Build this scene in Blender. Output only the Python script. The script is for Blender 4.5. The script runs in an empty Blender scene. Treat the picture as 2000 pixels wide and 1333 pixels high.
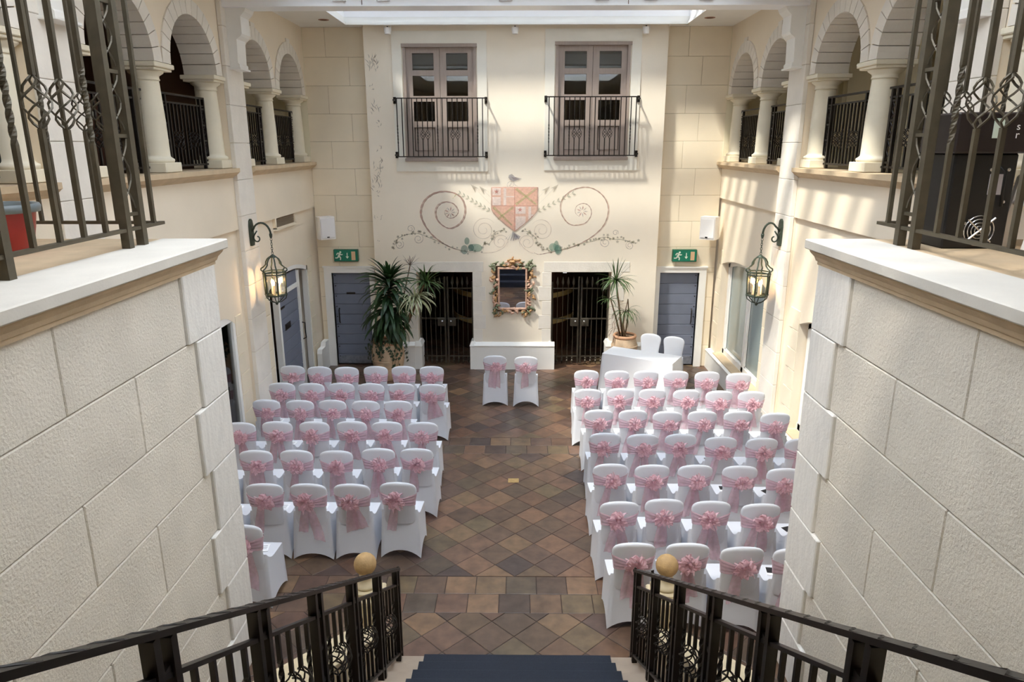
import bpy, math, random
from mathutils import Vector, Matrix, Euler
random.seed(11)
sc = bpy.context.scene
C = bpy.data.collections.new('courtyard'); sc.collection.children.link(C)
PI = math.pi
# ------------------------------------------------------------------ camera
YAW, PITCH, ROLL, FPX, CAMZ = math.radians(.66), math.radians(15.47), math.radians(-.06), 1379.0, 4.5
def cam_axes():
    f0 = Vector((-math.sin(YAW), math.cos(YAW), 0)); r0 = Vector((math.cos(YAW), math.sin(YAW), 0)); u0 = Vector((0, 0, 1))
    f = f0 * math.cos(PITCH) - u0 * math.sin(PITCH); u = u0 * math.cos(PITCH) + f0 * math.sin(PITCH)
    return r0 * math.cos(ROLL) + u * math.sin(ROLL), u * math.cos(ROLL) - r0 * math.sin(ROLL), f
RX, UX, FX = cam_axes()
cd = bpy.data.cameras.new('camera'); cam = bpy.data.objects.new('camera', cd); C.objects.link(cam)
cd.sensor_width = 36; cd.lens = FPX / 2000 * 36; cd.clip_start = .05
m = Matrix((RX, UX, -FX)).transposed().to_4x4(); m.translation = (0, 0, CAMZ); cam.matrix_world = m
sc.camera = cam
# ------------------------------------------------------------------ light
w = bpy.data.worlds.new('sky'); sc.world = w; w.use_nodes = True
bg = w.node_tree.nodes['Background']; bg.inputs[0].default_value = (.74, .85, 1.0, 1); bg.inputs[1].default_value = 5.2
sl = bpy.data.lights.new('sun_offscreen', 'SUN'); sl.energy = 8.0; sl.angle = math.radians(5); sl.color = (1, .91, .78)
sun = bpy.data.objects.new('sun_offscreen', sl); C.objects.link(sun)
sun.rotation_euler = Vector((.42, .30, -.85)).to_track_quat('-Z', 'Y').to_euler()
sc.view_settings.view_transform = 'Standard'; sc.view_settings.look = 'None'; sc.view_settings.gamma = 1
sc.view_settings.use_curve_mapping = False
sc.view_settings.exposure = 0.40
sc.cycles.use_denoising = True
sc.cycles.max_bounces = 10; sc.cycles.diffuse_bounces = 6; sc.cycles.transparent_max_bounces = 16
sc.cycles.sample_clamp_indirect = 6
# ------------------------------------------------------------------ materials
def lin(c):
    return tuple(((x / 255) / 12.92 if x / 255 <= .04045 else ((x / 255 + .055) / 1.055) ** 2.4) for x in c)
def mat(name, col, rough=.6, metal=0.0, var=.08, vscale=3.0, bump=0.0, bscale=60.0, rand=0.0, emit=0.0, alpha=1.0, transl=0.0, ior=None, ramp=None, detail=4, stretch=None):
    mt = bpy.data.materials.new(name); mt.use_nodes = True
    nt = mt.node_tree; N = nt.nodes; L = nt.links
    b = N['Principled BSDF']; out = N['Material Output']
    c = lin(col)
    geo = N.new('ShaderNodeNewGeometry')
    pos = geo.outputs['Position']
    if stretch:
        mp = N.new('ShaderNodeMapping'); mp.inputs['Scale'].default_value = stretch; L.new(pos, mp.inputs['Vector']); pos = mp.outputs[0]
    nz = N.new('ShaderNodeTexNoise'); nz.inputs['Scale'].default_value = vscale; nz.inputs['Detail'].default_value = detail
    L.new(pos, nz.inputs['Vector'])
    mx = N.new('ShaderNodeMix'); mx.data_type = 'RGBA'
    if ramp:
        cr = N.new('ShaderNodeValToRGB'); el = cr.color_ramp.elements
        cr.color_ramp.interpolation = 'LINEAR'
        for i, cc in enumerate(ramp):
            e = el[i] if i < 2 else el.new(i / (len(ramp) - 1))
            e.position = i / (len(ramp) - 1)
        for i, cc in enumerate(ramp):
            el[i].position = i / (len(ramp) - 1); el[i].color = (*lin(cc), 1)
        if rand == 'attr':
            at = N.new('ShaderNodeAttribute'); at.attribute_name = 'tone'; L.new(at.outputs['Fac'], cr.inputs[0])
        else:
            oi = N.new('ShaderNodeObjectInfo'); L.new(oi.outputs['Random'], cr.inputs[0])
        m2 = N.new('ShaderNodeMix'); m2.data_type = 'RGBA'; m2.blend_type = 'MULTIPLY'; m2.inputs[0].default_value = 1
        vr = N.new('ShaderNodeMapRange'); vr.inputs[1].default_value = .3; vr.inputs[2].default_value = .7
        vr.inputs[3].default_value = 1 - var; vr.inputs[4].default_value = 1 + var
        L.new(nz.outputs['Fac'], vr.inputs[0]); L.new(cr.outputs[0], m2.inputs[6]); L.new(vr.outputs[0], m2.inputs[7])
        col_out = m2.outputs[2]
    else:
        mx.inputs[6].default_value = (*[x * (1 - var) for x in c], 1); mx.inputs[7].default_value = (*[min(1, x * (1 + var)) for x in c], 1)
        vr = N.new('ShaderNodeMapRange'); vr.inputs[1].default_value = .3; vr.inputs[2].default_value = .7
        L.new(nz.outputs['Fac'], vr.inputs[0]); L.new(vr.outputs[0], mx.inputs[0])
        col_out = mx.outputs[2]
        if rand:
            oi = N.new('ShaderNodeObjectInfo'); r2 = N.new('ShaderNodeMapRange'); r2.inputs[3].default_value = 1 - rand; r2.inputs[4].default_value = 1 + rand
            L.new(oi.outputs['Random'], r2.inputs[0])
            m3 = N.new('ShaderNodeMix'); m3.data_type = 'RGBA'; m3.blend_type = 'MULTIPLY'; m3.inputs[0].default_value = 1
            L.new(col_out, m3.inputs[6]); L.new(r2.outputs[0], m3.inputs[7]); col_out = m3.outputs[2]
    L.new(col_out, b.inputs['Base Color'])
    b.inputs['Roughness'].default_value = rough; b.inputs['Metallic'].default_value = metal
    if ior: b.inputs['IOR'].default_value = ior
    if emit:
        L.new(col_out, b.inputs['Emission Color']); b.inputs['Emission Strength'].default_value = emit
    if bump:
        n2 = N.new('ShaderNodeTexNoise'); n2.inputs['Scale'].default_value = bscale; n2.inputs['Detail'].default_value = 5
        L.new(geo.outputs['Position'], n2.inputs['Vector'])
        bp = N.new('ShaderNodeBump'); bp.inputs['Strength'].default_value = bump; bp.inputs['Distance'].default_value = .02
        L.new(n2.outputs['Fac'], bp.inputs['Height']); L.new(bp.outputs[0], b.inputs['Normal'])
    last = b.outputs[0]
    if transl:
        tr = N.new('ShaderNodeBsdfTranslucent'); L.new(col_out, tr.inputs[0])
        ms = N.new('ShaderNodeMixShader'); ms.inputs[0].default_value = transl
        L.new(last, ms.inputs[1]); L.new(tr.outputs[0], ms.inputs[2]); last = ms.outputs[0]
    if alpha < 1:
        tp = N.new('ShaderNodeBsdfTransparent'); ms = N.new('ShaderNodeMixShader'); ms.inputs[0].default_value = alpha
        L.new(tp.outputs[0], ms.inputs[1]); L.new(last, ms.inputs[2]); last = ms.outputs[0]
    L.new(last, out.inputs[0])
    return mt
def glass(name, col=(255, 255, 255), gloss=.12, rough=.02, body=None, bodyf=0.0):
    mt = bpy.data.materials.new(name); mt.use_nodes = True; nt = mt.node_tree; N = nt.nodes; L = nt.links
    N.remove(N['Principled BSDF']); out = N['Material Output']
    tp = N.new('ShaderNodeBsdfTransparent'); tp.inputs[0].default_value = (*lin(col), 1)
    gl = N.new('ShaderNodeBsdfGlossy'); gl.inputs['Roughness'].default_value = rough
    lw = N.new('ShaderNodeLayerWeight'); lw.inputs[0].default_value = .3
    mr = N.new('ShaderNodeMapRange'); mr.inputs[3].default_value = gloss; mr.inputs[4].default_value = 1; L.new(lw.outputs['Fresnel'], mr.inputs[0])
    ms = N.new('ShaderNodeMixShader'); L.new(mr.outputs[0], ms.inputs[0]); L.new(gl.outputs[0], ms.inputs[2])
    if body:
        df = N.new('ShaderNodeBsdfDiffuse'); df.inputs[0].default_value = (*lin(body), 1)
        m0 = N.new('ShaderNodeMixShader'); m0.inputs[0].default_value = bodyf
        L.new(tp.outputs[0], m0.inputs[1]); L.new(df.outputs[0], m0.inputs[2]); L.new(m0.outputs[0], ms.inputs[1])
    else: L.new(tp.outputs[0], ms.inputs[1])
    L.new(ms.outputs[0], out.inputs[0]); return mt
TILES = [(80, 62, 52), (98, 77, 62), (74, 59, 51), (108, 86, 66), (102, 74, 59), (82, 69, 57), (116, 86, 68), (69, 57, 54), (104, 88, 66), (126, 98, 74), (80, 64, 58), (122, 92, 72), (90, 70, 60)]
MT = dict(
    cream=mat('cream_plaster', (236, 222, 200), .8, var=.035, vscale=1.2, bump=.06, bscale=40),
    bay=mat('pale_plaster', (238, 227, 209), .8, var=.04, vscale=1.0, bump=.06, bscale=40),
    stonew=mat('pale_ashlar', (235, 222, 198), .8, var=.03, vscale=2.0, rand=.025, bump=.08),
    quoin=mat('pale_limestone', (232, 225, 214), .75, var=.045, vscale=4.0, rand=.02, bump=.15, bscale=30),
    pier=mat('pitted_stone', (233, 226, 213), .9, var=.06, vscale=2.5, rand=.02, bump=.42, bscale=55),
    pierq=mat('travertine', (236, 233, 227), .85, var=.06, vscale=5, rand=.02, bump=.25, bscale=35, stretch=(6, 6, 1)),
    mortar=mat('mortar', (172, 158, 134), .9, var=.06),
    tan=mat('tan_stone', (205, 182, 150), .8, var=.08, vscale=6, bump=.1),
    coping=mat('coping_stone', (216, 211, 201), .7, var=.06, vscale=3, bump=.08),
    white=mat('white_paint', (240, 238, 233), .45, var=.02),
    surround=mat('surround_paint', (234, 229, 217), .6, var=.03),
    beam=mat('white_gloss', (250, 250, 252), .35, var=.02),
    column=mat('cream_stone', (231, 222, 200), .7, var=.04, vscale=4),
    iron=mat('dark_iron', (82, 75, 61), .5, metal=.3, var=.15, vscale=12),
    ironb=mat('black_iron', (38, 33, 30), .42, metal=.45, var=.12, vscale=12),
    irong=mat('gate_iron', (74, 68, 58), .45, metal=.4, var=.15, vscale=12),
    bronze=mat('green_bronze', (62, 72, 62), .5, metal=.4, var=.15, vscale=20),
    blue=mat('blue_paint', (116, 122, 139), .55, var=.05, vscale=4, rand=.03),
    wood=mat('mauve_wood', (160, 145, 136), .5, var=.06, vscale=5, stretch=(8, 8, 1)),
    grout=mat('grout', (58, 46, 40), .7, var=.1),
    tile=mat('slate_tile', (100, 80, 60), .36, var=.28, vscale=7, ramp=TILES, bump=.14, bscale=14, detail=6),
    tilex=mat('slate_tile_rest', (100, 80, 60), .36, var=.28, vscale=7, ramp=TILES, rand='attr', bump=.14, bscale=14, detail=6),
    newel=mat('newel_stone', (214, 198, 164), .75, var=.08, vscale=8),
    carpet=mat('navy_carpet', (40, 46, 58), .95, var=.12, vscale=120, bump=.4, bscale=300),
    step=mat('step_stone', (172, 154, 136), .6, var=.1, vscale=5),
    cloth=mat('stretch_cover', (228, 230, 236), .75, var=.012, transl=.12),
    linen=mat('table_linen', (244, 244, 246), .8, var=.01),
    organza=mat('pink_organza', (238, 188, 204), .45, var=.12, vscale=30, alpha=.42, transl=.25),
    bow=mat('pink_organza_bow', (255, 210, 219), .4, var=.12, vscale=45, alpha=.62, transl=.3),
    terra=mat('weathered_terracotta', (205, 178, 148), .85, var=.2, vscale=7, bump=.2, bscale=20),
    terrar=mat('terracotta_rim', (205, 158, 124), .85, var=.1, vscale=7),
    soil=mat('soil', (60, 45, 34), .95, bump=.5),
    leaf=mat('yucca_green', (44, 72, 40), .45, var=.2, vscale=14, rand=.3, transl=.2),
    leafv=mat('variegated_green', (178, 182, 146), .5, var=.3, vscale=20, rand=.28, transl=.2),
    leafr=mat('bronze_leaf', (98, 70, 56), .5, var=.2, vscale=14, rand=.2),
    leafd=mat('dracaena_green', (72, 96, 54), .45, var=.2, vscale=14, rand=.3, transl=.2),
    ivy=mat('ivy_green', (44, 64, 40), .5, var=.25, vscale=20, rand=.25),
    stem=mat('plant_stem', (118, 96, 70), .85, var=.2, vscale=20),
    ball=mat('stone_ball', (186, 152, 104), .7, var=.16, vscale=16, bump=.2),
    gilt=mat('gilt_carving', (176, 138, 96), .45, metal=.25, var=.3, vscale=18, rand=.15, bump=.3),
    giltg=mat('green_carving', (112, 118, 92), .55, metal=.1, var=.3, vscale=18, rand=.15, bump=.3),
    giltp=mat('pink_carving', (204, 164, 142), .55, var=.25, vscale=18, rand=.1, bump=.3),
    mirror=mat('mirror_glass', (215, 215, 222), .02, metal=1.0, var=.0),
    green=mat('exit_green', (0, 118, 92), .4, var=.03),
    sym=mat('exit_symbol', (232, 240, 225), .5, var=.02),
    plastic=mat('white_plastic', (236, 233, 230), .45, var=.02),
    grille=mat('speaker_grille', (228, 226, 226), .6, var=.03, vscale=200),
    black=mat('black_plastic', (22, 22, 24), .45, var=.1),
    chrome=mat('chrome', (205, 205, 205), .25, metal=.9),
    red=mat('red_glaze', (150, 34, 30), .35, var=.12, vscale=8),
    rimb=mat('blue_grey_rim', (112, 122, 126), .4, var=.1),
    led=mat('red_led', (255, 30, 40), .4, emit=4),
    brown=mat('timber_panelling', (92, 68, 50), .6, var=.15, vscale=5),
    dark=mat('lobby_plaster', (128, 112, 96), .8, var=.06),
    vat=mat('vat_timber', (74, 44, 30), .5, var=.25, vscale=6, stretch=(10, 10, 1)),
    brass=mat('brass_hoop', (232, 205, 140), .4, metal=.2, var=.1),
    gwall=mat('gallery_plaster', (228, 220, 194), .8, var=.03),
    candle=mat('candle_sleeve', (245, 235, 214), .6),
    bulb=mat('warm_bulb', (255, 196, 120), .4, emit=28),
    copper=mat('copper_ring', (168, 118, 96), .35, metal=.6),
    lampglass=glass('lantern_glass', (250, 246, 238), .05),
    skyglass=glass('roof_glass', (245, 248, 250), .05),
    skyfrost=mat('frosted_roof_glass', (250, 250, 250), .9, var=.0, transl=.93, alpha=.62),
    pane=glass('clear_pane', (235, 240, 240), .07),
    frost=glass('etched_pane', (200, 215, 215), .14, body=(176, 190, 188), bodyf=.72),
    tread=mat('wall_vent', (150, 132, 110), .7, var=.1),
    paper=mat('white_card', (248, 248, 250), .7, var=.01),
    ink=mat('black_card', (26, 26, 30), .6),
    cable=mat('black_cable', (18, 18, 18), .5),
    brassp=mat('floor_plate', (196, 166, 110), .4, metal=.4, var=.15, vscale=30),
)
def paint(name, col, alpha=.8): return mat(name, col, .85, var=.16, vscale=25, alpha=alpha * .62)
P = dict(
    rose=paint('mural_rose', (200, 156, 144), .8), roselt=paint('mural_pale_rose', (206, 168, 150), .5), umber=paint('mural_umber', (178, 146, 134), .9),
    mauve=paint('mural_mauve', (168, 148, 152), .6), leaf=paint('mural_leaf', (128, 138, 112), .75), ivy=paint('mural_ivy', (132, 130, 104), .85),
    ochre=paint('mural_ochre', (188, 178, 120), .75), pink=paint('mural_pink', (226, 178, 160), .8), salmon=paint('mural_salmon', (222, 168, 148), .85), chalk=paint('mural_chalk', (238, 230, 224), .9),
    olive=paint('mural_olive', (186, 186, 132), .7), slate=paint('mural_slate', (136, 134, 146), .8), teal=paint('mural_teal', (124, 164, 146), .8), teald=paint('mural_dark_teal', (100, 134, 124), .8),
    red=paint('mural_red', (192, 112, 102), .85), twig=paint('mural_twig', (122, 104, 84), .85), grey=paint('mural_grey', (150, 140, 122), .7))
# ------------------------------------------------------------------ mesh helpers
class MB:
    def __init__(s): s.v = []; s.f = []; s.smooth = False
    def add(s, vs, fs):
        o = len(s.v); s.v += [tuple(p) for p in vs]; s.f += [tuple(i + o for i in f) for f in fs]; return s
    def box(s, x0, x1, y0, y1, z0, z1):
        if x0 > x1: x0, x1 = x1, x0
        if y0 > y1: y0, y1 = y1, y0
        return s.add([(x, y, z) for z in (z0, z1) for y in (y0, y1) for x in (x0, x1)],
                     [(0, 2, 3, 1), (4, 5, 7, 6), (0, 1, 5, 4), (2, 6, 7, 3), (0, 4, 6, 2), (1, 3, 7, 5)])
    def cbox(s, x0, x1, y0, y1, z0, z1, c=.008):
        if x0 > x1: x0, x1 = x1, x0
        if y0 > y1: y0, y1 = y1, y0
        X = (x0, x1); Y = (y0, y1); Z = (z0, z1); vs = []; ix = {}
        for i in (0, 1):
            for j in (0, 1):
                for k in (0, 1):
                    a, b, d = (1, -1)[i] * c, (1, -1)[j] * c, (1, -1)[k] * c
                    for ax, p in enumerate(((X[i], Y[j] + b, Z[k] + d), (X[i] + a, Y[j], Z[k] + d), (X[i] + a, Y[j] + b, Z[k]))):
                        ix[i, j, k, ax] = len(vs); vs.append(p)
        fs = []
        for i in (0, 1):
            fs.append([ix[i, 0, 0, 0], ix[i, 1, 0, 0], ix[i, 1, 1, 0], ix[i, 0, 1, 0]])
            fs.append([ix[0, i, 0, 1], ix[1, i, 0, 1], ix[1, i, 1, 1], ix[0, i, 1, 1]])
            fs.append([ix[0, 0, i, 2], ix[1, 0, i, 2], ix[1, 1, i, 2], ix[0, 1, i, 2]])
        for a in (0, 1):
            for b in (0, 1):
                fs.append([ix[a, b, 0, 0], ix[a, b, 1, 0], ix[a, b, 1, 1], ix[a, b, 0, 1]])
                fs.append([ix[a, 0, b, 0], ix[a, 1, b, 0], ix[a, 1, b, 2], ix[a, 0, b, 2]])
                fs.append([ix[0, a, b, 1], ix[1, a, b, 1], ix[1, a, b, 2], ix[0, a, b, 2]])
        for i in (0, 1):
            for j in (0, 1):
                for k in (0, 1): fs.append([ix[i, j, k, 0], ix[i, j, k, 1], ix[i, j, k, 2]])
        return s.add(vs, fs)
    def tube(s, path, r, n=6, closed=False, cap=True, sq=False):
        path = [Vector(p) for p in path]; k = len(path)
        rs = r if isinstance(r, (list, tuple)) else [r] * k
        t0 = (path[1] - path[0]).normalized()
        up = Vector((0, 0, 1)) if abs(t0.z) < .9 else Vector((1, 0, 0))
        nrm = (up - t0 * up.dot(t0)).normalized(); vs = []
        for i, p in enumerate(path):
            if closed: t = (path[(i + 1) % k] - path[i - 1]).normalized()
            else: t = (path[min(i + 1, k - 1)] - path[max(i - 1, 0)]).normalized()
            nrm = (nrm - t * nrm.dot(t)).normalized(); bn = t.cross(nrm)
            for j in range(n):
                a = 2 * PI * (j + (.5 if sq else 0)) / n
                vs.append(p + (nrm * math.cos(a) + bn * math.sin(a)) * rs[i])
        fs = []
        for i in range(k if closed else k - 1):
            for j in range(n):
                a, b = i * n, ((i + 1) % k) * n
                fs.append((a + j, a + (j + 1) % n, b + (j + 1) % n, b + j))
        if cap and not closed: fs += [tuple(range(n))[::-1], tuple((k - 1) * n + j for j in range(n))]
        return s.add(vs, fs)
    def lathe(s, prof, n=20, c=(0, 0, 0), cap=True, sx=1, sy=1):
        vs = [(c[0] + r * math.cos(2 * PI * j / n) * sx, c[1] + r * math.sin(2 * PI * j / n) * sy, c[2] + z) for r, z in prof for j in range(n)]
        fs = [(i * n + j, i * n + (j + 1) % n, (i + 1) * n + (j + 1) % n, (i + 1) * n + j) for i in range(len(prof) - 1) for j in range(n)]
        if cap: fs += [tuple(range(n))[::-1], tuple((len(prof) - 1) * n + j for j in range(n))]
        return s.add(vs, fs)
    def grid(s, fn, nu, nv, closeu=False):
        vs = [fn(i / (nu if closeu else nu - 1), j / (nv - 1)) for j in range(nv) for i in range(nu)]
        fs = []
        for j in range(nv - 1):
            for i in range(nu if closeu else nu - 1):
                a = j * nu + i; b = j * nu + (i + 1) % nu
                fs.append((a, b, b + nu, a + nu))
        return s.add(vs, fs)
    def prism(s, pts, axis, a, b):
        n = len(pts)
        def mk(p, t): return {'x': (t, p[0], p[1]), 'y': (p[0], t, p[1]), 'z': (p[0], p[1], t)}[axis]
        vs = [mk(p, a) for p in pts] + [mk(p, b) for p in pts]
        return s.add(vs, [tuple(range(n))[::-1], tuple(range(n, 2 * n))] + [(i, (i + 1) % n, (i + 1) % n + n, i + n) for i in range(n)])
    def ball(s, c, r, n=10, sz=1.0):
        prof = [(r * math.sin(PI * (i + .02) / (n + .04)), -r * sz * math.cos(PI * i / n)) for i in range(n + 1)]
        return s.lathe(prof, 2 * n, c)
    def mesh(s, name):
        me = bpy.data.meshes.new(name); me.from_pydata(s.v, [], s.f); me.update()
        import bmesh
        bm = bmesh.new(); bm.from_mesh(me); bmesh.ops.recalc_face_normals(bm, faces=bm.faces); bm.to_mesh(me); bm.free()
        if s.smooth:
            me.polygons.foreach_set('use_smooth', [True] * len(me.polygons))
        return me
def smooth(mb): mb.smooth = True; return mb
def link(name, me, parent=None, loc=None, rot=None):
    o = bpy.data.objects.new(name, me); C.objects.link(o)
    if parent: o.parent = parent
    if loc: o.location = loc
    if rot: o.rotation_euler = rot
    return o
def obj(name, mb, m, parent=None, loc=None, rot=None, label=None):
    me = mb.mesh(name) if isinstance(mb, MB) else mb
    if m and not me.materials: me.materials.append(MT[m] if isinstance(m, str) else m)
    o = link(name, me, parent, loc, rot)
    if label: o['label'] = label
    return o
def tag(o, label, cat, group=None):
    o['label'] = label; o['category'] = cat
    if group: o['group'] = group
    return o
def thing(name, label, cat, loc=(0, 0, 0), rz=0, group=None):
    o = link(name, None, None, loc, (0, 0, rz)); return tag(o, label, cat, group)
def struct(name, mb, m, label, cat):
    o = obj(name, mb, m); o['kind'] = 'structure'; return tag(o, label, cat)
def box(*a): return MB().box(*a)
def cbox(*a, **k): return MB().cbox(*a, **k)
def wall_boxes(mb, axis, d0, d1, u0, u1, z0, z1, holes):
    """solid wall in (u,z) with rectangular holes; axis 'x' = thickness along x"""
    us = sorted({u0, u1, *[min(max(h[i], u0), u1) for h in holes for i in (0, 1)]}); zs = sorted({z0, z1, *[min(max(h[i], z0), z1) for h in holes for i in (2, 3)]})
    for a, b in zip(us, us[1:]):
        run = None
        for c, d in list(zip(zs, zs[1:])) + [(None, None)]:
            solid = c is not None and not any(h[0] < (a + b) / 2 < h[1] and h[2] < (c + d) / 2 < h[3] for h in holes)
            if solid: run = (run[0], d) if run else (c, d)
            elif run:
                if axis == 'x': mb.box(d0, d1, a, b, *run)
                else: mb.box(a, b, d0, d1, *run)
                run = None
    return mb
XL, XR, YB, YBAY, ZC = -4.12, 3.96, 14.30, 14.10, 6.65
def on_bay(px, py, Y=YBAY):
    d = RX * ((px - 1000) / FPX) - UX * ((py - 666.5) / FPX) + FX
    t = Y / d.y; return (d.x * t, CAMZ + d.z * t)
# ------------------------------------------------------------------ floor
fl = struct('floor', box(XL - 1.4, XR + .9, -3.2, YB + 4.5, -.2, -.004), 'grout', 'brown multicoloured slate tile floor with dark joints', 'floor')
T = .311; D = T * math.sqrt(2)
bands = [(6.07, 6.69), (9.86, 10.46)]
areas = [(4.4, 6.07), (6.69, 9.86), (10.46, YB + 4.0)]
def clip(poly, y0, y1, x0=XL, x1=XR):
    for ax, lim, sg in ((1, y0, 1), (1, y1, -1), (0, x0, 1), (0, x1, -1)):
        out = []
        for i, p in enumerate(poly):
            q = poly[(i + 1) % len(poly)]; a = (p[ax] - lim) * sg; b = (q[ax] - lim) * sg
            if a >= 0: out.append(p)
            if (a > 0 > b) or (a < 0 < b):
                t = a / (a - b); out.append((p[0] + (q[0] - p[0]) * t, p[1] + (q[1] - p[1]) * t))
        poly = out
        if len(poly) < 3: return []
    return poly
g = .0035
def area(p): return abs(sum(p[i][0] * p[(i + 1) % len(p)][1] - p[(i + 1) % len(p)][0] * p[i][1] for i in range(len(p)))) / 2
tiles = []
for y0, y1 in areas:
    for i in range(-40, 41):
        for j in range(-40, 60):
            if (i + j) % 2: continue
            cx, cy = .17 + i * D / 2, y0 + j * D / 2
            h = D / 2 - g * 1.4
            p = clip([(cx - h, cy), (cx, cy - h), (cx + h, cy), (cx, cy + h)], y0 + g, y1 - g)
            if len(p) >= 3 and area(p) > .004: tiles.append(p)
for y0, y1 in bands:
    hh = (y1 - y0) / 2
    for r in range(2):
        off = -.21 + (.07 if r else 0)
        for i in range(-14, 15):
            x0 = off + i * .32
            p = clip([(x0 + g, y0 + r * hh + g), (x0 + .32 - g, y0 + r * hh + g), (x0 + .32 - g, y0 + (r + 1) * hh - g), (x0 + g, y0 + (r + 1) * hh - g)], y0, y1)
            if p and area(p) > .004: tiles.append(p)
def vis(p):
    x = sum(q[0] for q in p) / len(p); y = sum(q[1] for q in p) / len(p)
    s = 1 / max(y, 1)
    if y < 5.5 or y > 14.0: s *= .1
    if -1.25 < x < .95 or 11.6 < y < 14.05 or (y < 6.6 and -2.4 < x < 1.0): s *= 10
    return -s
tiles.sort(key=vis)
def tile_mesh(ps, name):
    mb = MB()
    for p in ps:
        n = len(p); cx = sum(q[0] for q in p) / n; cy = sum(q[1] for q in p) / n
        dz = random.uniform(-.0015, .0015); e = .97
        vs = [(q[0], q[1], -.02) for q in p] + [(q[0], q[1], -.003 + dz) for q in p] + [(cx + (q[0] - cx) * e, cy + (q[1] - cy) * e, dz) for q in p]
        mb.add(vs, [tuple(range(2 * n, 3 * n))] + [(i, (i + 1) % n, (i + 1) % n + n, i + n) for i in range(n)] + [(i + n, (i + 1) % n + n, (i + 1) % n + 2 * n, i + 2 * n) for i in range(n)])
    return mb
cache = {}
for p in tiles[:300]:
    cx, cy = p[0][0], p[0][1]
    key = tuple((round(q[0] - cx, 3), round(q[1] - cy, 3)) for q in p)
    if key not in cache:
        cache[key] = tile_mesh([key], 'tile').mesh('tile'); cache[key].materials.append(MT['tile'])
    link('tile', cache[key], fl, (cx, cy, random.uniform(-.001, .001)))
me = MB(); tones = []
for p in tiles[300:]:
    k = len(me.f); t = tile_mesh([p], ''); me.add(t.v, t.f); tones += [random.random()] * (len(me.f) - k)
mm = me.mesh('tile_rest'); at = mm.attributes.new('tone', 'FLOAT', 'FACE'); at.data.foreach_set('value', tones)
tr = obj('tile_remainder', mm, 'tilex', fl); tr['kind'] = 'stuff'
# ------------------------------------------------------------------ back wall
doorL = (-3.87, -3.09, 0, 1.99); doorR = (2.86, 3.66, 0, 2.0)
wb = struct('wall_back', wall_boxes(MB(), 'y', YB + .012, YB + .45, XL, XR, 0, ZC + 1.2, [doorL, doorR, (-2.4, 2.3, 0, 2.2), (-2.4, 2.3, 4.1, 6.45)]), 'mortar', 'cream ashlar end wall with faint block joints', 'wall')
zc = [0.0, .46, .975, 1.49, 2.005, 2.52, 3.035, 3.55, 4.065, 4.58, 5.095, 5.61, 6.125, ZC]
def blocks(parent, m, axis, d0, d1, u0, u1, zs, w, off, holes=(), gap=.004, name='stone_block', c=.004):
    for r, (a, b) in enumerate(zip(zs, zs[1:])):
        x = u0 - (w * off if r % 2 else w * .45); xs = [u0]
        while x < u1:
            x += w
            if u0 + .12 < x < u1 - .12: xs.append(x)
        xs.append(u1)
        for p, q in zip(xs, xs[1:]):
            hs = [h for h in holes if h[0] < q - .01 and h[1] > p + .01 and h[2] < b - .01 and h[3] > a + .01]
            segs = [(p, q, a, b)]
            for h in hs:
                ns = []
                for (p1, q1, a1, b1) in segs:
                    if h[3] >= b1 - .01:
                        if h[0] > p1 + .03: ns.append((p1, h[0], a1, b1))
                        if h[1] < q1 - .03: ns.append((h[1], q1, a1, b1))
                    else: 
                        ns.append((p1, q1, h[3], b1))
                        if h[0] > p1 + .03: ns.append((p1, h[0], a1, h[3]))
                        if h[1] < q1 - .03: ns.append((h[1], q1, a1, h[3]))
                segs = ns
            for (p1, q1, a1, b1) in segs:
                if q1 - p1 < .02 or b1 - a1 < .02: continue
                if axis == 'y': mb = cbox(p1 + gap / 2, q1 - gap / 2, d0, d1, a1 + gap / 2, b1 - gap / 2, c=c)
                else: mb = cbox(d0, d1, p1 + gap / 2, q1 - gap / 2, a1 + gap / 2, b1 - gap / 2, c=c)
                obj(name, mb, m, parent)
blocks(wb, 'stonew', 'y', YB, YB + .02, XL, -2.92, zc, .78, .9, [(-4.02, -2.98, 0, 2.10)])
blocks(wb, 'stonew', 'y', YB, YB + .02, 2.74, XR, zc, .78, .1, [(2.75, 3.80, 0, 2.10)])
GL = (-2.10, -.96, -.01, 2.04); GR = (.64, 1.85, -.01, 2.04)
WL = (-2.20, -.83, 4.24, 6.31); WR = (.66, 2.05, 4.26, 6.34)
bay = struct('wall_bay', wall_boxes(MB(), 'y', YBAY, YB + .3, -2.92, 2.74, 0, ZC + .6, [GL, GR, WL, WR]), 'bay', 'projecting cream plaster bay of the end wall', 'wall')
# jamb stones and lintels of the two gateways
for (x0, x1, z0, z1) in (GL, GR):
    obj('lintel', cbox(x0 - .16, x1 + .22 if x0 < 0 else x1 + .36, YBAY - .006, YBAY + .1, 2.045, 2.25, c=.004), 'quoin', bay)
    for side in (0, 1):
        for k in range(5):
            wd = .26 if k % 2 else .19
            z = .56 + k * .297
            xa, xb = (x0 - wd, x0 - .002) if side == 0 else (x1 + .002, x1 + wd)
            obj('jamb_stone', cbox(xa, xb, YBAY - .007, YBAY + .1, z + .003, z + .294, c=.005), 'quoin', bay)
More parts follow.
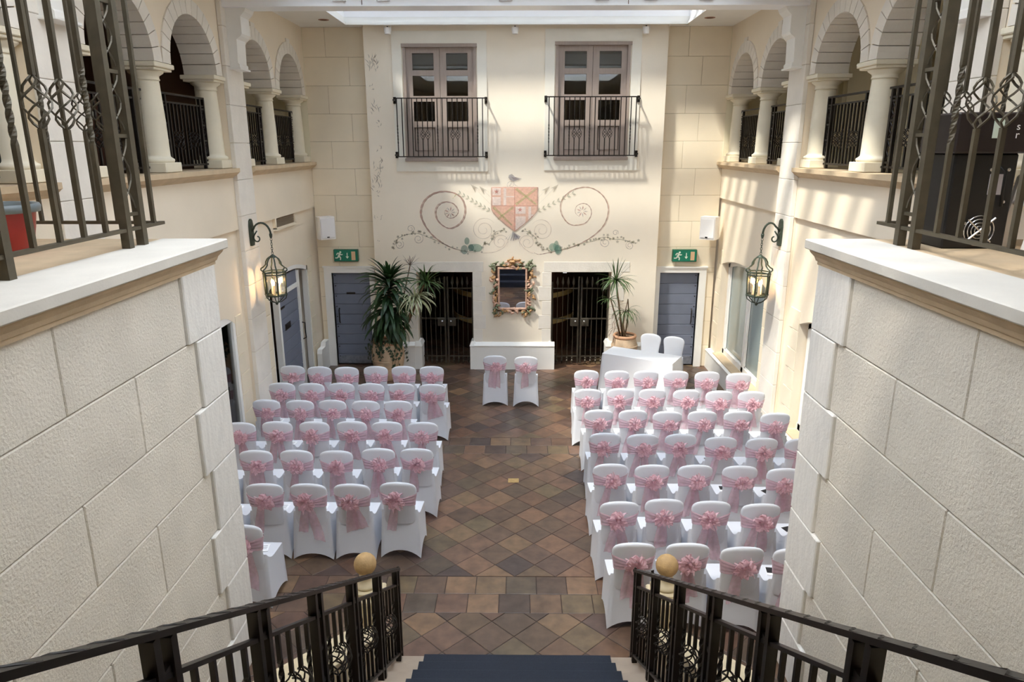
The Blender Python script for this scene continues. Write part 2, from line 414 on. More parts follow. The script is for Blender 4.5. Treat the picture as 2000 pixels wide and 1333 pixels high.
# plinths of the bay
def plinth(name, x0, x1, y0, lab):
    pr = [(y0, 0), (y0, .47), (y0 + .012, .49), (y0 - .012, .50), (y0 - .012, .515), (y0 + .05, .58), (YBAY + .02, .58), (YBAY + .02, 0)]
    o = struct(name, MB().prism(pr, 'x', x0, x1), 'white', lab, 'baseboard'); return o
plinth('baseboard_centre', -.945, .715, 14.03, 'white plinth under the ornate mirror')
plinth('baseboard_left', -2.92, -2.17, 14.03, 'white plinth behind the big yucca pot')
plinth('baseboard_right', 1.92, 2.74, 14.03, 'white plinth behind the dracaena pot')
for i, (xa, xb) in enumerate(((-2.19, -2.03), (-1.03, -.9), (.67, .57), (1.78, 1.94))):
    xa, xb = min(xa, xb), max(xa, xb)
    mb = MB(); mb.box(xa, xb, 14.04, 14.42, 0, .50); mb.add([(xa - .012, 14.03, .50), (xb + .012, 14.03, .50), (xb + .012, 14.43, .50), (xa - .012, 14.43, .50), (xa + .03, 14.07, .60), (xb - .03, 14.07, .60), (xb - .03, 14.4, .60), (xa + .03, 14.4, .60)], [(0, 1, 5, 4), (1, 2, 6, 5), (2, 3, 7, 6), (3, 0, 4, 7), (4, 5, 6, 7), (3, 2, 1, 0)])
    s_ = struct('trim_%d' % (i + 1), mb, 'white', ['white gatepost plinth beside the yucca pot', 'white gatepost plinth on the yucca side of the mirror', 'white gatepost plinth on the table side of the mirror', 'white gatepost plinth beside the dracaena pot'][i], 'plinth')
# vat room behind the gates
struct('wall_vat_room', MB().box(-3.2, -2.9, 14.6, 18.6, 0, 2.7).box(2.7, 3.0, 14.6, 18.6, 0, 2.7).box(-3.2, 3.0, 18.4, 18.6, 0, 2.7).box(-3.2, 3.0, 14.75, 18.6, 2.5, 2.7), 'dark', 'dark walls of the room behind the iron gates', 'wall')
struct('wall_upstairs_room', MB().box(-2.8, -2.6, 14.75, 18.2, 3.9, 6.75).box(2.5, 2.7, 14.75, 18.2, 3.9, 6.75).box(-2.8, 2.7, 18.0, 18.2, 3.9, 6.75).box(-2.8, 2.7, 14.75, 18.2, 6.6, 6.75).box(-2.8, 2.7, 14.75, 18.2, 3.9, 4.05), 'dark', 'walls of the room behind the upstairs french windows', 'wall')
vt = thing('brewing_vat', 'big round timber vat with bright metal hoops behind the gates', 'vat', (-.15, 16.6, 0))
for k in range(40):
    a = 2 * PI * k / 40; mb = MB(); r0, r1 = 1.42, 1.36; h = PI / 40 - .0012
    q = [(r0 * math.cos(a - h), r0 * math.sin(a - h)), (r0 * math.cos(a + h), r0 * math.sin(a + h)), (r1 * math.cos(a + h), r1 * math.sin(a + h)), (r1 * math.cos(a - h), r1 * math.sin(a - h))]
    obj('stave', mb.prism(q, 'z', 0, 2.1), 'vat', vt)
for z in (.62, 1.22, 1.95): obj('hoop', MB().lathe([(1.425, z), (1.445, z), (1.445, z + .11), (1.425, z + .11)], 48, cap=False), 'brass', vt)
sg = thing('hanging_notice', 'small white and red notice hanging inside the table side gateway', 'sign', (.98, 14.8, 2.0))
obj('board', cbox(-.07, .01, -.01, .01, -.10, .12, c=.003), mat('lit_notice', (250, 250, 250), .5, emit=.5), sg); obj('red_mark', box(-.05, -.01, -.014, -.011, -.02, .04), 'red', sg); obj('second_board', cbox(.03, .10, -.01, .01, .04, .12, c=.003), 'paper', sg)
# ------------------------------------------------------------------ windows upstairs
def upstairs(n, W, lab, side):
    x0, x1, z0, z1 = W
    st = struct('window_%d' % n, MB().box(x0 - .2, x1 + .2, YBAY - .018, YBAY + .01, z1 + .02, z1 + .24).box(x0 - .2, x0 - .02, YBAY - .018, YBAY + .01, z0 - .02, z1 + .02).box(x1 + .02, x1 + .2, YBAY - .018, YBAY + .01, z0 - .02, z1 + .02).box(x0 - .2, x1 + .2, YBAY - .018, YBAY + .01, z0 - .22, z0 - .02), 'surround', lab, 'window')
    fr = MB().box(x0, x0 + .05, YBAY - .02, YBAY + .1, z0, z1).box(x1 - .05, x1, YBAY - .02, YBAY + .1, z0, z1).box(x0 - .02, x1 + .02, YBAY - .04, YBAY + .1, z1 - .04, z1 + .02)
    obj('window_frame', fr, 'wood', st); obj('window_sill', cbox(x0 - .02, x1 + .02, YBAY - .06, YBAY + .1, z0 - .03, z0 + .03), 'wood', st)
    mid = (x0 + x1) / 2; H = z1 - z0 - .07; b0 = z0 + .03
    for k, (a, b) in enumerate(((x0 + .05, mid - .003), (mid + .003, x1 - .05))):
        holes = [(a + .12, b - .11, b0 + H * f0, b0 + H * f1) for f0, f1 in ((.34, .52), (.57, .75), (.80, .97 - .02))]
        lf = obj('casement', wall_boxes(MB(), 'y', YBAY + .02, YBAY + .065, a, b, b0, b0 + H, holes + [(a + .12, b - .11, b0 + H * .06, b0 + H * .29)]), 'wood', st)
        for h in holes: obj('pane', box(h[0], h[1], YBAY + .045, YBAY + .05, h[2], h[3]), 'pane', lf)
        obj('panel', cbox(a + .13, b - .12, YBAY + .035, YBAY + .06, b0 + H * .065, b0 + H * .285, c=.012), 'wood', lf)
        obj('panel_bead', MB().box(a + .12, b - .11, YBAY + .014, YBAY + .03, b0 + H * .285, b0 + H * .295).box(a + .12, b - .11, YBAY + .014, YBAY + .03, b0 + H * .06, b0 + H * .066), 'wood', lf)
    # iron juliet balcony, its own thing
    r = thing('juliet_balcony', 'thin black iron balcony rail across the upstairs window on the %s side' % side, 'railing', ((x0 + x1) / 2, YBAY, z0))
    hw = (x1 - x0) / 2 + .18; zt, zbm = z0 + 1.12, z0 + .06; zt -= z0; zbm -= z0
    obj('top_rail', box(-hw, hw, -.19, -.165, zt - .01, zt + .01), 'ironb', r); obj('bottom_rail', box(-hw, hw, -.19, -.165, zbm - .01, zbm + .01), 'ironb', r)
    n_ = 18
    for k in range(n_):
        x = -hw + .06 + (2 * hw - .12) * k / (n_ - 1)
        kind = 'basket' if k in (5, 6, 11, 12) else ('twist' if k % 4 == 0 else 'plain')
        obj('baluster', bar_mesh(kind, zt - zbm, .009, 'ironb', .38, .045), None, r, (x, -.178, zbm))
    for s_ in (-1, 1):
        for z in (zt - .03, zbm + .03):
            obj('wall_bracket', MB().box(s_ * hw - .012, s_ * hw + .012, -.19, -.022, z - .012, z + .012).box(s_ * hw - .025, s_ * hw + .025, -.035, -.018, z - .06, z + .06), 'ironb', r)
BARS = {}
def bar_mesh(kind, h, w, m, mid=.5, br=.05, half=None):
    """iron baluster from z=0 to h; w half width"""
    key = (kind, round(h, 3), w, m, mid)
    if key in BARS: return BARS[key]
    mb = MB(); zc_ = h * mid
    def sq(z, a, r): return [(r * math.cos(a + PI / 4 + PI / 2 * j), r * math.sin(a + PI / 4 + PI / 2 * j), z) for j in range(4)]
    def stack(zs):
        vs = []; fs = []
        for z, a in zs: vs += sq(z, a, w * 1.35)
        for i in range(len(zs) - 1):
            for j in range(4): fs.append((i * 4 + j, i * 4 + (j + 1) % 4, (i + 1) * 4 + (j + 1) % 4, (i + 1) * 4 + j))
        fs += [(3, 2, 1, 0), tuple(len(vs) - 4 + j for j in range(4))]
        mb.add(vs, fs)
    hl = half or h * .17
    if kind == 'plain': stack([(0, 0), (h, 0)])
    elif kind == 'twist':
        zs = [(0, 0), (zc_ - hl, 0)] + [(zc_ - hl + 2 * hl * k / 20, PI * 3 * k / 20) for k in range(1, 20)] + [(zc_ + hl, PI * 3), (h, PI * 3)]
        stack(zs)
    else:
        bh = br * 2.0
        stack([(0, 0), (zc_ - bh, 0)]); stack([(zc_ + bh, 0), (h, 0)])
        for k in range(4):
            pa = []
            for i in range(11):
                t = i / 10; r = br * math.sin(PI * t) ** .8 + w * .3; a = PI / 2 * k + PI * 1.5 * t
                pa.append((r * math.cos(a), r * math.sin(a), zc_ - bh + 2 * bh * t))
            mb.tube(pa, w * .5, 4, cap=False)
    BARS[key] = mb.mesh('baluster'); BARS[key].materials.append(MT[m]); return BARS[key]
upstairs(1, WL, 'mauve wooden french window with six panes above the yucca, white surround', 'yucca')
upstairs(2, WR, 'mauve wooden french window with six panes above the draped table, white surround', 'draped table')
# ------------------------------------------------------------------ doors in the end wall
def plank_door(n, D, x0, x1, zt, lab, side):
    fr = MB().box(x0, D[0], YB - .03, YB + .12, 0, zt).box(D[1], x1, YB - .03, YB + .12, 0, zt).box(D[0], D[1], YB - .03, YB + .12, D[3], zt).box(x0 - .02, x1 + .02, YB - .05, YB + .1, zt, zt + .03)
    d = struct('door_%d' % n, fr, 'white', lab, 'door')
    nb = 9; zz = [.02 + (D[3] - .04) * k / nb for k in range(nb + 1)]
    for a, b in zip(zz, zz[1:]): obj('plank', cbox(D[0] + .01, D[1] - .01, YB + .06, YB + .1, a + .003, b - .003, c=.006), 'blue', d)
    hx = D[0] + .1 if side < 0 else D[1] - .1
    obj('pull_handle', MB().tube([(hx, YB + .06, .92), (hx, YB + .02, .95), (hx, YB + .02, 1.2), (hx, YB + .06, 1.23)], .012), 'ironb', d)
    obj('kick_plate', cbox(D[0] + .03, D[1] - .03, YB + .052, YB + .062, .03, .2, c=.003), mat('scuffed_plate', (128, 132, 142), .4, metal=.3, var=.2, vscale=18), d)
    if side < 0: obj('name_plate', cbox(-3.6, -3.42, YB + .05, YB + .062, 1.53, 1.57, c=.003), 'ironb', d)
    sx = D[1] - .05 if side > 0 else D[0] + .05
    for a, b in zip(zz, zz[1:]): obj('stud', MB().lathe([(.012, 0), (.011, .008), (.004, .012)], 8), 'ironb', d, (sx, YB + .06, (a + b) / 2 + .06), (PI / 2, 0, 0))
    obj('door_core', box(D[0] - .01, D[1] + .01, YB + .121, YB + .16, 0, D[3] + .01), 'blue', d)
plank_door(1, doorL, -4.02, -2.985, 2.10, 'blue plank door in white frame beside the yucca pot', -1)
plank_door(2, doorR, 2.75, 3.80, 2.10, 'grey blue plank door in white frame behind the draped table', 1)
# ------------------------------------------------------------------ side walls with galleries
SEC = [(10.95, 14.30, (11.66, 13.36)), (6.88, 10.35, (7.765, 9.465)), (2.81, 6.28, (3.695, 5.395))]
PIL = [(10.35, 10.95), (6.28, 6.88), (2.21, 2.81)]
SPR, AR, ARO, WT = 5.42, .65, .845, .42
LOWH = {-1: 3.32, 1: 3.50}
HOLE_L = [(11.42, 13.66, -.01, 2.40), (9.0, 9.98, -.01, 2.16)]
HOLE_R = [(11.36, 13.92, .42, 2.42), (8.2, 9.86, .42, 2.20)]
def column(parent, x, y):
    c = link('column', None, parent, (x, y, 4.2))
    me = MB(); me.cbox(-.2, .2, -.2, .2, 0, .11, c=.006); b = obj('plinth', me, 'column', c)
    sh = smooth(MB()); sh.lathe([(.19, .11), (.2, .13), (.2, .15), (.175, .165), (.16, .18), (.158, .2), (.152, .6), (.135, 1.0), (.132, 1.03)], 20); obj('shaft', sh, 'column', c)
    cp = smooth(MB()); cp.lathe([(.14, 1.03), (.148, 1.04), (.14, 1.05), (.14, 1.08), (.19, 1.115), (.195, 1.13), (.19, 1.14)], 20); obj('capital', cp, 'column', c)
    ab = MB(); ab.cbox(-.21, .21, -.21, .21, 1.135, 1.165, c=.006); ab.cbox(-.235, .235, -.235, .235, 1.165, 1.219, c=.008); obj('abacus', ab, 'column', c)
def side_wall(s):
    xf = XL if s < 0 else XR; nm = 'left' if s < 0 else 'right'
    X = lambda d: xf + s * d          # d metres into the wall
    zb = LOWH[s]
    mb = MB()
    holes = HOLE_L if s < 0 else HOLE_R
    wall_boxes(mb, 'x', X(.045), X(.40), -3, YB + .3, 0, zb, holes)
    for h in holes:   # segmental head
        n = 12; cy = (h[0] + h[1]) / 2; hw = (h[1] - h[0]) / 2; rise = .17
        for k in range(n):
            a, b = -1 + 2 * k / n, -1 + 2 * (k + 1) / n
            za, zb_ = h[3] - rise * a * a, h[3] - rise * b * b
            ya, yb = cy + a * hw, cy + b * hw
            mb.add([(X(d), y, z) for d in (.045, .40) for y, z in ((ya, za), (yb, zb_), (yb, h[3]), (ya, h[3]))], [(0, 1, 2, 3), (7, 6, 5, 4), (0, 4, 5, 1)])
    mb.box(X(0), X(WT), -3, YB + .3, zb, 4.10)
    mb.box(X(0), X(WT), -3, 2.21, 4.1, ZC + .4)
    for ya, yb, cs in SEC:
        n = 96
        def zl(y):
            d = min(abs(y - c) for c in cs)
            return SPR + (math.sqrt(ARO ** 2 - d * d) - .012 if d < ARO - .02 else 0)
        ys = [ya + (yb - ya) * i / n for i in range(n + 1)]
        vs = [];fs = []
        for y in ys: vs += [(X(0), y, zl(y)), (X(0), y, ZC + .4), (X(WT), y, zl(y)), (X(WT), y, ZC + .4)]
        for i in range(n):
            a = 4 * i; fs += [(a, a + 4, a + 5, a + 1), (a + 2, a + 3, a + 7, a + 6), (a, a + 2, a + 6, a + 4)]
        mb.add(vs, fs)
    for ya, yb in PIL: mb.box(X(-.03), X(WT), ya + .01, yb - .01, 0, ZC + .4)
    wl = struct('wall_' + nm, mb, 'cream', ('cream side wall with arched gallery above the blue arched door' if s < 0 else 'cream side wall with arched gallery above the tall window'), 'wall')
    # pilaster blocks
    zs = [0, .42, .935, 1.45, 1.965, 2.48, 2.995, 3.51, 4.025, 4.54, 5.055, 5.57, 6.085, 6.6]
    for ya, yb in PIL[:2]:
        for a, b in zip(zs, zs[1:]): obj('stone_block', cbox(X(-.065), X(.0), ya, yb, a + .002, b - .002, c=.006), 'quoin', wl)
    # voussoirs
    NV = 15
    for ya, yb, cs in SEC:
        for c in cs:
            for k in range(NV):
                t0, t1 = PI * k / NV + .007, PI * (k + 1) / NV - .007
                ro = ARO + (.06 if k == NV // 2 else 0)
                q = [(c + r * math.cos(t), SPR + .002 + r * math.sin(t)) for r, t in ((AR, t0), (ARO if k != NV // 2 else ro, t0), (ro, t1), (AR, t1), (AR * 1.0, (t0 + t1) / 2))]
                obj('voussoir', MB().prism(q, 'x', X(-.018), X(WT + .01)), 'quoin', wl)
        cm = (cs[0] + cs[1]) / 2
        for y in (ya + .13, cm, yb - .13 if yb < 14 else yb - .22): column(wl, X(.2), y)
    # sill ledge
    for i, (ya, yb, cs) in enumerate(SEC):
        pr = [(X(-.0), 4.06), (X(-.03), 4.085), (X(-.06), 4.10), (X(-.10), 4.135), (X(-.11), 4.14), (X(-.11), 4.195), (X(WT + .05), 4.195), (X(WT + .05), 4.06)]
        me_ = MB().prism(pr, 'y', ya, yb)
        obj('sill', me_, 'tan', wl)
    # quoins round the openings
    for h in holes:
        for k in range(int((h[3] - .17 - max(h[2], 0)) / .30) + 1):
            z = max(h[2], 0) + k * .30; wd = .34 if k % 2 else .22; zt = min(z + .296, h[3] + (.10 if z + .3 > h[3] - .2 else 0))
            for sd in (0, 1):
                a, b = (h[0] - wd, h[0]) if sd == 0 else (h[1], h[1] + wd)
                if any(p < b and q > a for p, q in PIL): continue
                obj('jamb_stone', cbox(X(.033), X(.36), a + .002, b - .002, z + .002, zt, c=.005), 'stonew', wl)
    # corbels and railings
    for i, (ya, yb) in enumerate(PIL[:2]):
        pr = [(X(-.06), 5.55), (X(-.20), 5.56), (X(-.20), 5.60), (X(-.18), 5.62), (X(-.19), 5.93), (X(-.25), 5.97), (X(-.27), 6.0), (X(-.27), 6.22), (X(-.33), 6.28), (X(-.36), 6.34), (X(-.06), 6.34)]
        t = obj('corbel', MB().prism(pr, 'y', ya + .14, yb - .14), 'white', wl)
        obj('base_strip', cbox(X(-.22), X(-.06), ya + .11, yb - .11, 5.53, 5.555, c=.004), 'white', t)
    return wl
WALL_L = side_wall(-1); WALL_R = side_wall(1)
# ------------------------------------------------------------------ railings
def railing(name, label, p0, p1, h, posts, bars, m, w=.016, rails=(0, .0), top=True, twoz=None, pw=.03, cat='railing', mid=.5, group=None, rail_w=.02, br=.055, foot=.1, half=None, top_r=.022, pw2=None):
    """p0,p1 3d base points; posts: list of t metres along; bars: (t, kind)"""
    p0 = Vector(p0); p1 = Vector(p1); d = p1 - p0; Lh = math.hypot(d.x, d.y); sl_ = d.z / Lh
    r = thing(name, label, cat, tuple(p0), math.atan2(d.y, d.x), group)
    def bar3(t0, t1, z, hw, hh):
        return MB().add([(t, y, z + sl_ * t + q) for t in (t0, t1) for y in (-hw, hw) for q in (-hh, hh)], [(0, 1, 3, 2), (4, 6, 7, 5), (0, 4, 5, 1), (2, 3, 7, 6), (0, 2, 6, 4), (1, 5, 7, 3)])
    obj('bottom_rail', bar3(0, Lh, foot, rail_w, .012), m, r)
    if top: obj('top_rail', bar3(-.02, Lh + .02, h, top_r, .012), m, r)
    if twoz: obj('second_rail', bar3(0, Lh, twoz, rail_w * .8, .010), m, r)
    tb = twoz or h
    for t in posts:
        obj('post', box(t - pw, t + pw, -(pw2 or pw), pw2 or pw, sl_ * t, h + sl_ * t - .012), m, r)
    for a, b in zip(posts[::2], posts[1::2]):
        for f in (.12, .40, .62, .85):
            z = h * f + sl_ * (a + b) / 2
            obj('post_tie', box(a, b, -.012, .012, z - .012, z + .012), m, r)
        if b - a > .1:
            for z0, z1 in ((.14, .39), (.42, .61), (.64, .84)):
                mz = sl_ * (a + b) / 2
                pa = [(a + pw + (b - a - 2 * pw) * (.5 - .5 * math.cos(2 * PI * i / 10)), 0, h * (z0 + (z1 - z0) * i / 10) + mz) for i in range(11)]
                pb = [(a + b - p[0], 0, p[2]) for p in pa]
                obj('scroll_wire', MB().tube(pa, .007, 4).tube(pb, .007, 4), m, r)
    for t, k in bars:
        obj('baluster', bar_mesh(k, tb - foot, w, m, mid, br, half), None, r, (t, 0, foot + sl_ * t))
    return r
def seq(t0, t1, kinds):
    n = len(kinds); return [(t0 + (t1 - t0) * (i + 1) / (n + 1), k) for i, k in enumerate(kinds)]
KN = dict(p='plain', t='twist', b='basket')
for s, xf in ((-1, XL), (1, XR)):
    for i, (ya, yb, cs) in enumerate(SEC):
        for j, c in enumerate(cs):
            x = xf + s * .2; L_ = 1.30; a = c - .65
            pos = [.05, .17, L_ - .17, L_ - .05]
            bars = seq(.17, L_ - .17, [KN[k] for k in 'pbbtptbbp'])
            wh = [('over the blue arched door', 'over the lantern'), ('near the stair head', 'near the stair foot'), ('by the landing', 'at the landing')]
            where = {(0, 0): 'bay next to the lantern pilaster', (0, 1): 'bay against the end wall', (1, 1): 'bay on the stair side of the lantern pilaster', (1, 0): 'second bay from the lantern pilaster, stair side', (2, 1): 'third bay from the lantern pilaster, stair side', (2, 0): 'fourth bay from the lantern pilaster, stair side'}[i, j]
            railing('gallery_railing', 'iron gallery railing, %s, %s' % (('arched door side', 'window side')[s > 0], where), (x, a, 4.2), (x, a + L_, 4.2), .92, pos, bars, 'ironb', w=.011, twoz=.82, pw=.018, foot=.06, mid=.42, rail_w=.014, br=.05, top_r=.016, group='gallery railings')
# gallery interiors
def gallery(s):
    xf = XL if s < 0 else XR; X = lambda d: xf + s * d
    nm = ('arched door side', 'window side')[s > 0]
    struct('floor_gallery_' + ('left' if s < 0 else 'right'), box(X(WT), X(3.2), -3, YB + .3, 3.95, 4.12), 'tan', 'pale gallery floor behind the arches, ' + nm, 'floor')
    struct('ceiling_gallery_' + ('left' if s < 0 else 'right'), box(X(WT), X(3.2), -3, YB + .3, 6.62, 6.8), 'white', 'white ceiling of the gallery, ' + nm, 'ceiling')
    far = MB().box(X(1.9), X(2.1), 10.86, YB - .01, 4.1, 6.65).box(X(-.01), X(2.1), YB - .01, YB + .3, 4.1, 6.65)
    if s < 0: far.box(X(WT), X(3.2), 10.6, 10.85, 4.1, 6.65)
    else: wall_boxes(far, 'y', 10.6, 10.85, X(WT), X(3.2), 4.1, 6.65, [(X(.60), X(1.85), 5.05, 6.40)])
    struct('wall_gallery_far_' + ('left' if s < 0 else 'right'), far, 'gwall', 'plain pale wall inside the gallery near the end wall, ' + nm, 'wall')
    if s > 0:
        cx = X(1.225); hw = .625; pts = [(cx + hw * math.cos(PI * k / 16), 5.75 + .6 * math.sin(PI * k / 16)) for k in range(17)]
        ca = struct('trim_cross_arch', MB().tube([(x_, 10.6, z) for x_, z in [(cx + hw, 5.05)] + pts + [(cx - hw, 5.05)]], .055, 6), 'gwall', 'cream arch moulding round the gallery opening beside the lantern pilaster', 'moulding')
        sp = MB()
        for (xa, za), (xb, zb) in zip(pts, pts[1:]): sp.add([(x_, y_, z) for y_ in (10.605, 10.84) for x_, z in ((xa, za), (xb, zb), (xb, 6.41), (xa, 6.41))], [(0, 1, 2, 3), (7, 6, 5, 4), (0, 4, 5, 1)])
        obj('spandrel', sp, 'gwall', ca)
    if s < 0:
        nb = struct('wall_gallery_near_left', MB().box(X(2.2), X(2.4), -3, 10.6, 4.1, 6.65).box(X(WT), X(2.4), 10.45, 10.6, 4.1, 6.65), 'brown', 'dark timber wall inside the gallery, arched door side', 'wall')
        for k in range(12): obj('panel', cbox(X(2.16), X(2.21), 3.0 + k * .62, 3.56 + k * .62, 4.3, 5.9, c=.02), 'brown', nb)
        cab = thing('bar_counter', 'dark bar counter in the shaded gallery, arched door side', 'counter', (X(1.5), 8.3, 4.12))
        obj('body', cbox(-.25, .25, -1.2, 1.2, 0, .95, c=.01), 'brown', cab); obj('top', cbox(-.3, .3, -1.25, 1.25, .95, 1.0, c=.01), 'vat', cab)
        for k in range(6):
            obj('door', cbox(.25, .265, -1.17 + k * .39, -.81 + k * .39, .08, .88, c=.005), 'vat', cab)
    else:
        holes = [(8.2, 9.85, 5.0, 6.25), (4.2, 5.8, 5.0, 6.25)]
        mb = wall_boxes(MB(), 'x', X(1.3), X(1.5), -3, 10.6, 4.1, 6.65, holes)
        struct('wall_gallery_near_right', mb, 'gwall', 'pale inner gallery wall with dark openings above a low parapet, window side', 'wall')
        for h in holes:
            cy = (h[0] + h[1]) / 2; hw = (h[1] - h[0]) / 2
            pts = [(cy + hw * math.cos(PI * k / 16), 5.55 + .68 * math.sin(PI * k / 16)) for k in range(17)]
            arch = struct('trim_inner_arch', MB().tube([(X(1.28), y, z) for y, z in [(cy + hw, 5.0)] + pts + [(cy - hw, 5.0)]], .05, 6), 'gwall', 'cream moulding of the inner gallery arch at Y %d bay' % 0 if 0 else ('cream arch moulding inside the gallery, %s' % ('bay beside the lantern pilaster' if cy > 7 else 'bay beside the landing')), 'moulding')
            for k in range(16):
                (ya, za), (yb, zb) = pts[k], pts[k + 1]
            sp = MB()
            for k in range(16):
                (ya, za), (yb, zb) = pts[k], pts[k + 1]
                sp.add([(X(d), y, z) for d in (1.31, 1.49) for y, z in ((ya, za), (yb, zb), (yb, 6.26), (ya, 6.26))], [(0, 1, 2, 3), (7, 6, 5, 4), (0, 4, 5, 1)])
            obj('spandrel', sp, 'gwall', arch)
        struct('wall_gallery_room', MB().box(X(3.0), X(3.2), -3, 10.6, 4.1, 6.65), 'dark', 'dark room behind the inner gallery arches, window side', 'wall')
gallery(-1); gallery(1)
# ------------------------------------------------------------------ side doors and windows
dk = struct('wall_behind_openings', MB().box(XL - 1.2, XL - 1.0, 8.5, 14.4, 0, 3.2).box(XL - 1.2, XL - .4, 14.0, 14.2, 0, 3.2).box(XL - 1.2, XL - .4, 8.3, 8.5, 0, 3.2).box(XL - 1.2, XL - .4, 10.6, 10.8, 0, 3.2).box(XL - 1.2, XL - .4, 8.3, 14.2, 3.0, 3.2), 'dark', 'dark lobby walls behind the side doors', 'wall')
def arched_door():
    y0, y1 = 11.42, 13.66; x = XL - .085
    fr = MB()
    for a, b in ((y0, y0 + .05), (11.86, 11.94), (13.04, 13.10), (y1 - .07, y1)): fr.box(x - .06, x + .04, a, b, 0, 2.26)
    n = 14; cy = (y0 + y1) / 2; hw = (y1 - y0) / 2
    for k in range(n):
        a, b = -1 + 2 * k / n, -1 + 2 * (k + 1) / n
        fr.add([(xx, cy + t * hw, 2.40 - .17 * t * t - dz) for xx in (x + .04, x - .06) for t, dz in ((a, 0), (b, 0), (b, .07), (a, .07))], [(0, 1, 2, 3), (7, 6, 5, 4), (3, 2, 6, 7), (0, 4, 5, 1)])
    fr.box(x - .04, x + .03, y0 + .5, 13.05, 1.96, 2.03)
    d = struct('door_3', fr, 'white', 'arched white framed opening with blue plank leaves under the wall vent', 'door')
    zz = [.02 + 1.94 * k / 9 for k in range(10)]
    for a, b in zip(zz, zz[1:]): obj('plank', cbox(x - .03, x + .005, 11.945, 13.035, a + .003, b - .003, c=.006), 'blue', d)
    obj('transom_board', cbox(x - .03, x + .005, 11.945, 13.035, 2.035, 2.28, c=.006), 'blue', d)
    for a, b in zip(zz, zz[1:]): obj('plank', cbox(x - .42, x - .385, 12.9, 13.62, a + .003, b - .003, c=.006), 'blue', d)
    for z in (.55, 1.72): obj('strap_hinge', cbox(x + .004, x + .016, 11.96, 12.25, z, z + .04, c=.004), 'ironb', d)
    obj('name_plate', cbox(x + .004, x + .012, 12.2, 12.5, 1.3, 1.42, c=.004), 'ironb', d)
    obj('pull_handle', MB().tube([(x + .04, 13.07, 1.25), (x + .09, 13.07, 1.24), (x + .1, 13.03, 1.15), (x + .08, 13.1, 1.05), (x + .1, 13.06, .95), (x + .04, 13.07, .92)], .012), 'ironb', d)
arched_door()
x = XL - .08
d4 = struct('door_4', MB().box(x - .06, x + .03, 9.0, 9.5, 0, .1).box(x - .06, x + .03, 9.9, 9.98, 0, 2.05).box(x - .06, x + .03, 9.42, 9.50, .1, 2.05).box(x - .06, x + .03, 9.0, 9.98, 2.05, 2.16).box(x - .06, x + .03, 9.5, 9.9, 0, .12), 'white', 'narrow white framed glass door beside the travertine pier', 'door')
obj('pane', box(x - .02, x - .01, 9.5, 9.9, .12, 2.05), 'pane', d4)
obj('door_leaf', cbox(x - .05, x + .0, 9.06, 9.42, .1, 2.05), 'blue', d4); obj('handle', MB().tube([(x + .03, 9.44, 1.02), (x + .07, 9.44, 1.02), (x + .07, 9.44, 1.2), (x + .03, 9.44, 1.2)], .012), 'ironb', d4)
def tall_window(n, h, lab):
    x = XR + .22; y0, y1, z0, z1 = h
    fr = MB(); mid = (y0 + y1) / 2 - .05; W = .09
    for a, b in ((y0 + .02, y0 + .12), (mid - .06, mid + .06), (y1 - .12, y1 - .02)): fr.cbox(x - .05, x + .05, a, b, z0, z1 - .02, c=.006)
    fr.box(x - .05, x + .05, y0, y1, z0, z0 + .1)
    nn = 14; cy = (y0 + y1) / 2; hw = (y1 - y0) / 2
    for k in range(nn):
        a, b = -1 + 2 * k / nn, -1 + 2 * (k + 1) / nn
        fr.add([(xx, cy + t * hw, z1 - .17 * t * t - dz) for xx in (x - .05, x + .05) for t, dz in ((a, 0), (b, 0), (b, .08), (a, .08))], [(0, 1, 2, 3), (7, 6, 5, 4), (3, 2, 6, 7), (0, 4, 5, 1)])
    w_ = struct('window_%d' % n, fr, 'white', lab, 'window')
    for a, b in ((y0 + .12, mid - .06), (mid + .06, y1 - .12)):
        obj('pane', box(x - .004, x + .004, a, b, z0 + .1, z1 - .03), 'frost', w_)
        obj('glazing_bead', MB().box(x - .02, x - .01, a, a + .03, z0 + .1, z1 - .1).box(x - .02, x - .01, b - .03, b, z0 + .1, z1 - .1).box(x - .02, x - .01, a, b, z0 + .1, z0 + .13), 'white', w_)
    obj('sill', cbox(XR - .02, x - .05, y0 + .01, y1 - .01, z0 - .04, z0 + .002, c=.006), 'tan', w_)
    obj('room_backing', box(x + .5, x + .55, y0 - .3, y1 + .3, z0 - .1, z1 + .1), 'gwall', w_)
tall_window(3, HOLE_R[0], 'tall white framed window with etched panes behind the hanging lantern')
tall_window(4, HOLE_R[1], 'window recess half hidden by the travertine pier')
struct('wall_behind_windows', MB().box(XR + .8, XR + .9, 7.7, 14.45, 0, 2.8).box(XR + .4, XR + .8, 7.7, 7.85, 0, 2.8).box(XR + .4, XR + .8, 14.3, 14.45, 0, 2.8).box(XR + .4, XR + .8, 7.85, 14.3, 2.7, 2.8), 'gwall', 'plain wall of the passage behind the tall window', 'wall')
def skirting(name, x0, x1, y0, y1, z, lab, s):
    pr = [(x0, 0), (x0, z - .05), (x0 - s * .015, z - .035), (x0 - s * .015, z - .02), (x0 + s * .05, z), (x1, z), (x1, 0)]
    struct(name, MB().prism(pr, 'y', y0, y1), 'white', lab, 'baseboard')
skirting('baseboard_window_wall', XR - .06, XR + .045, 10.96, 14.29, .40, 'white skirting ledge under the tall window', 1)
skirting('baseboard_pier_wall', XR - .06, XR + .045, 6.9, 10.34, .40, 'white skirting ledge beside the window recess by the pier', 1)
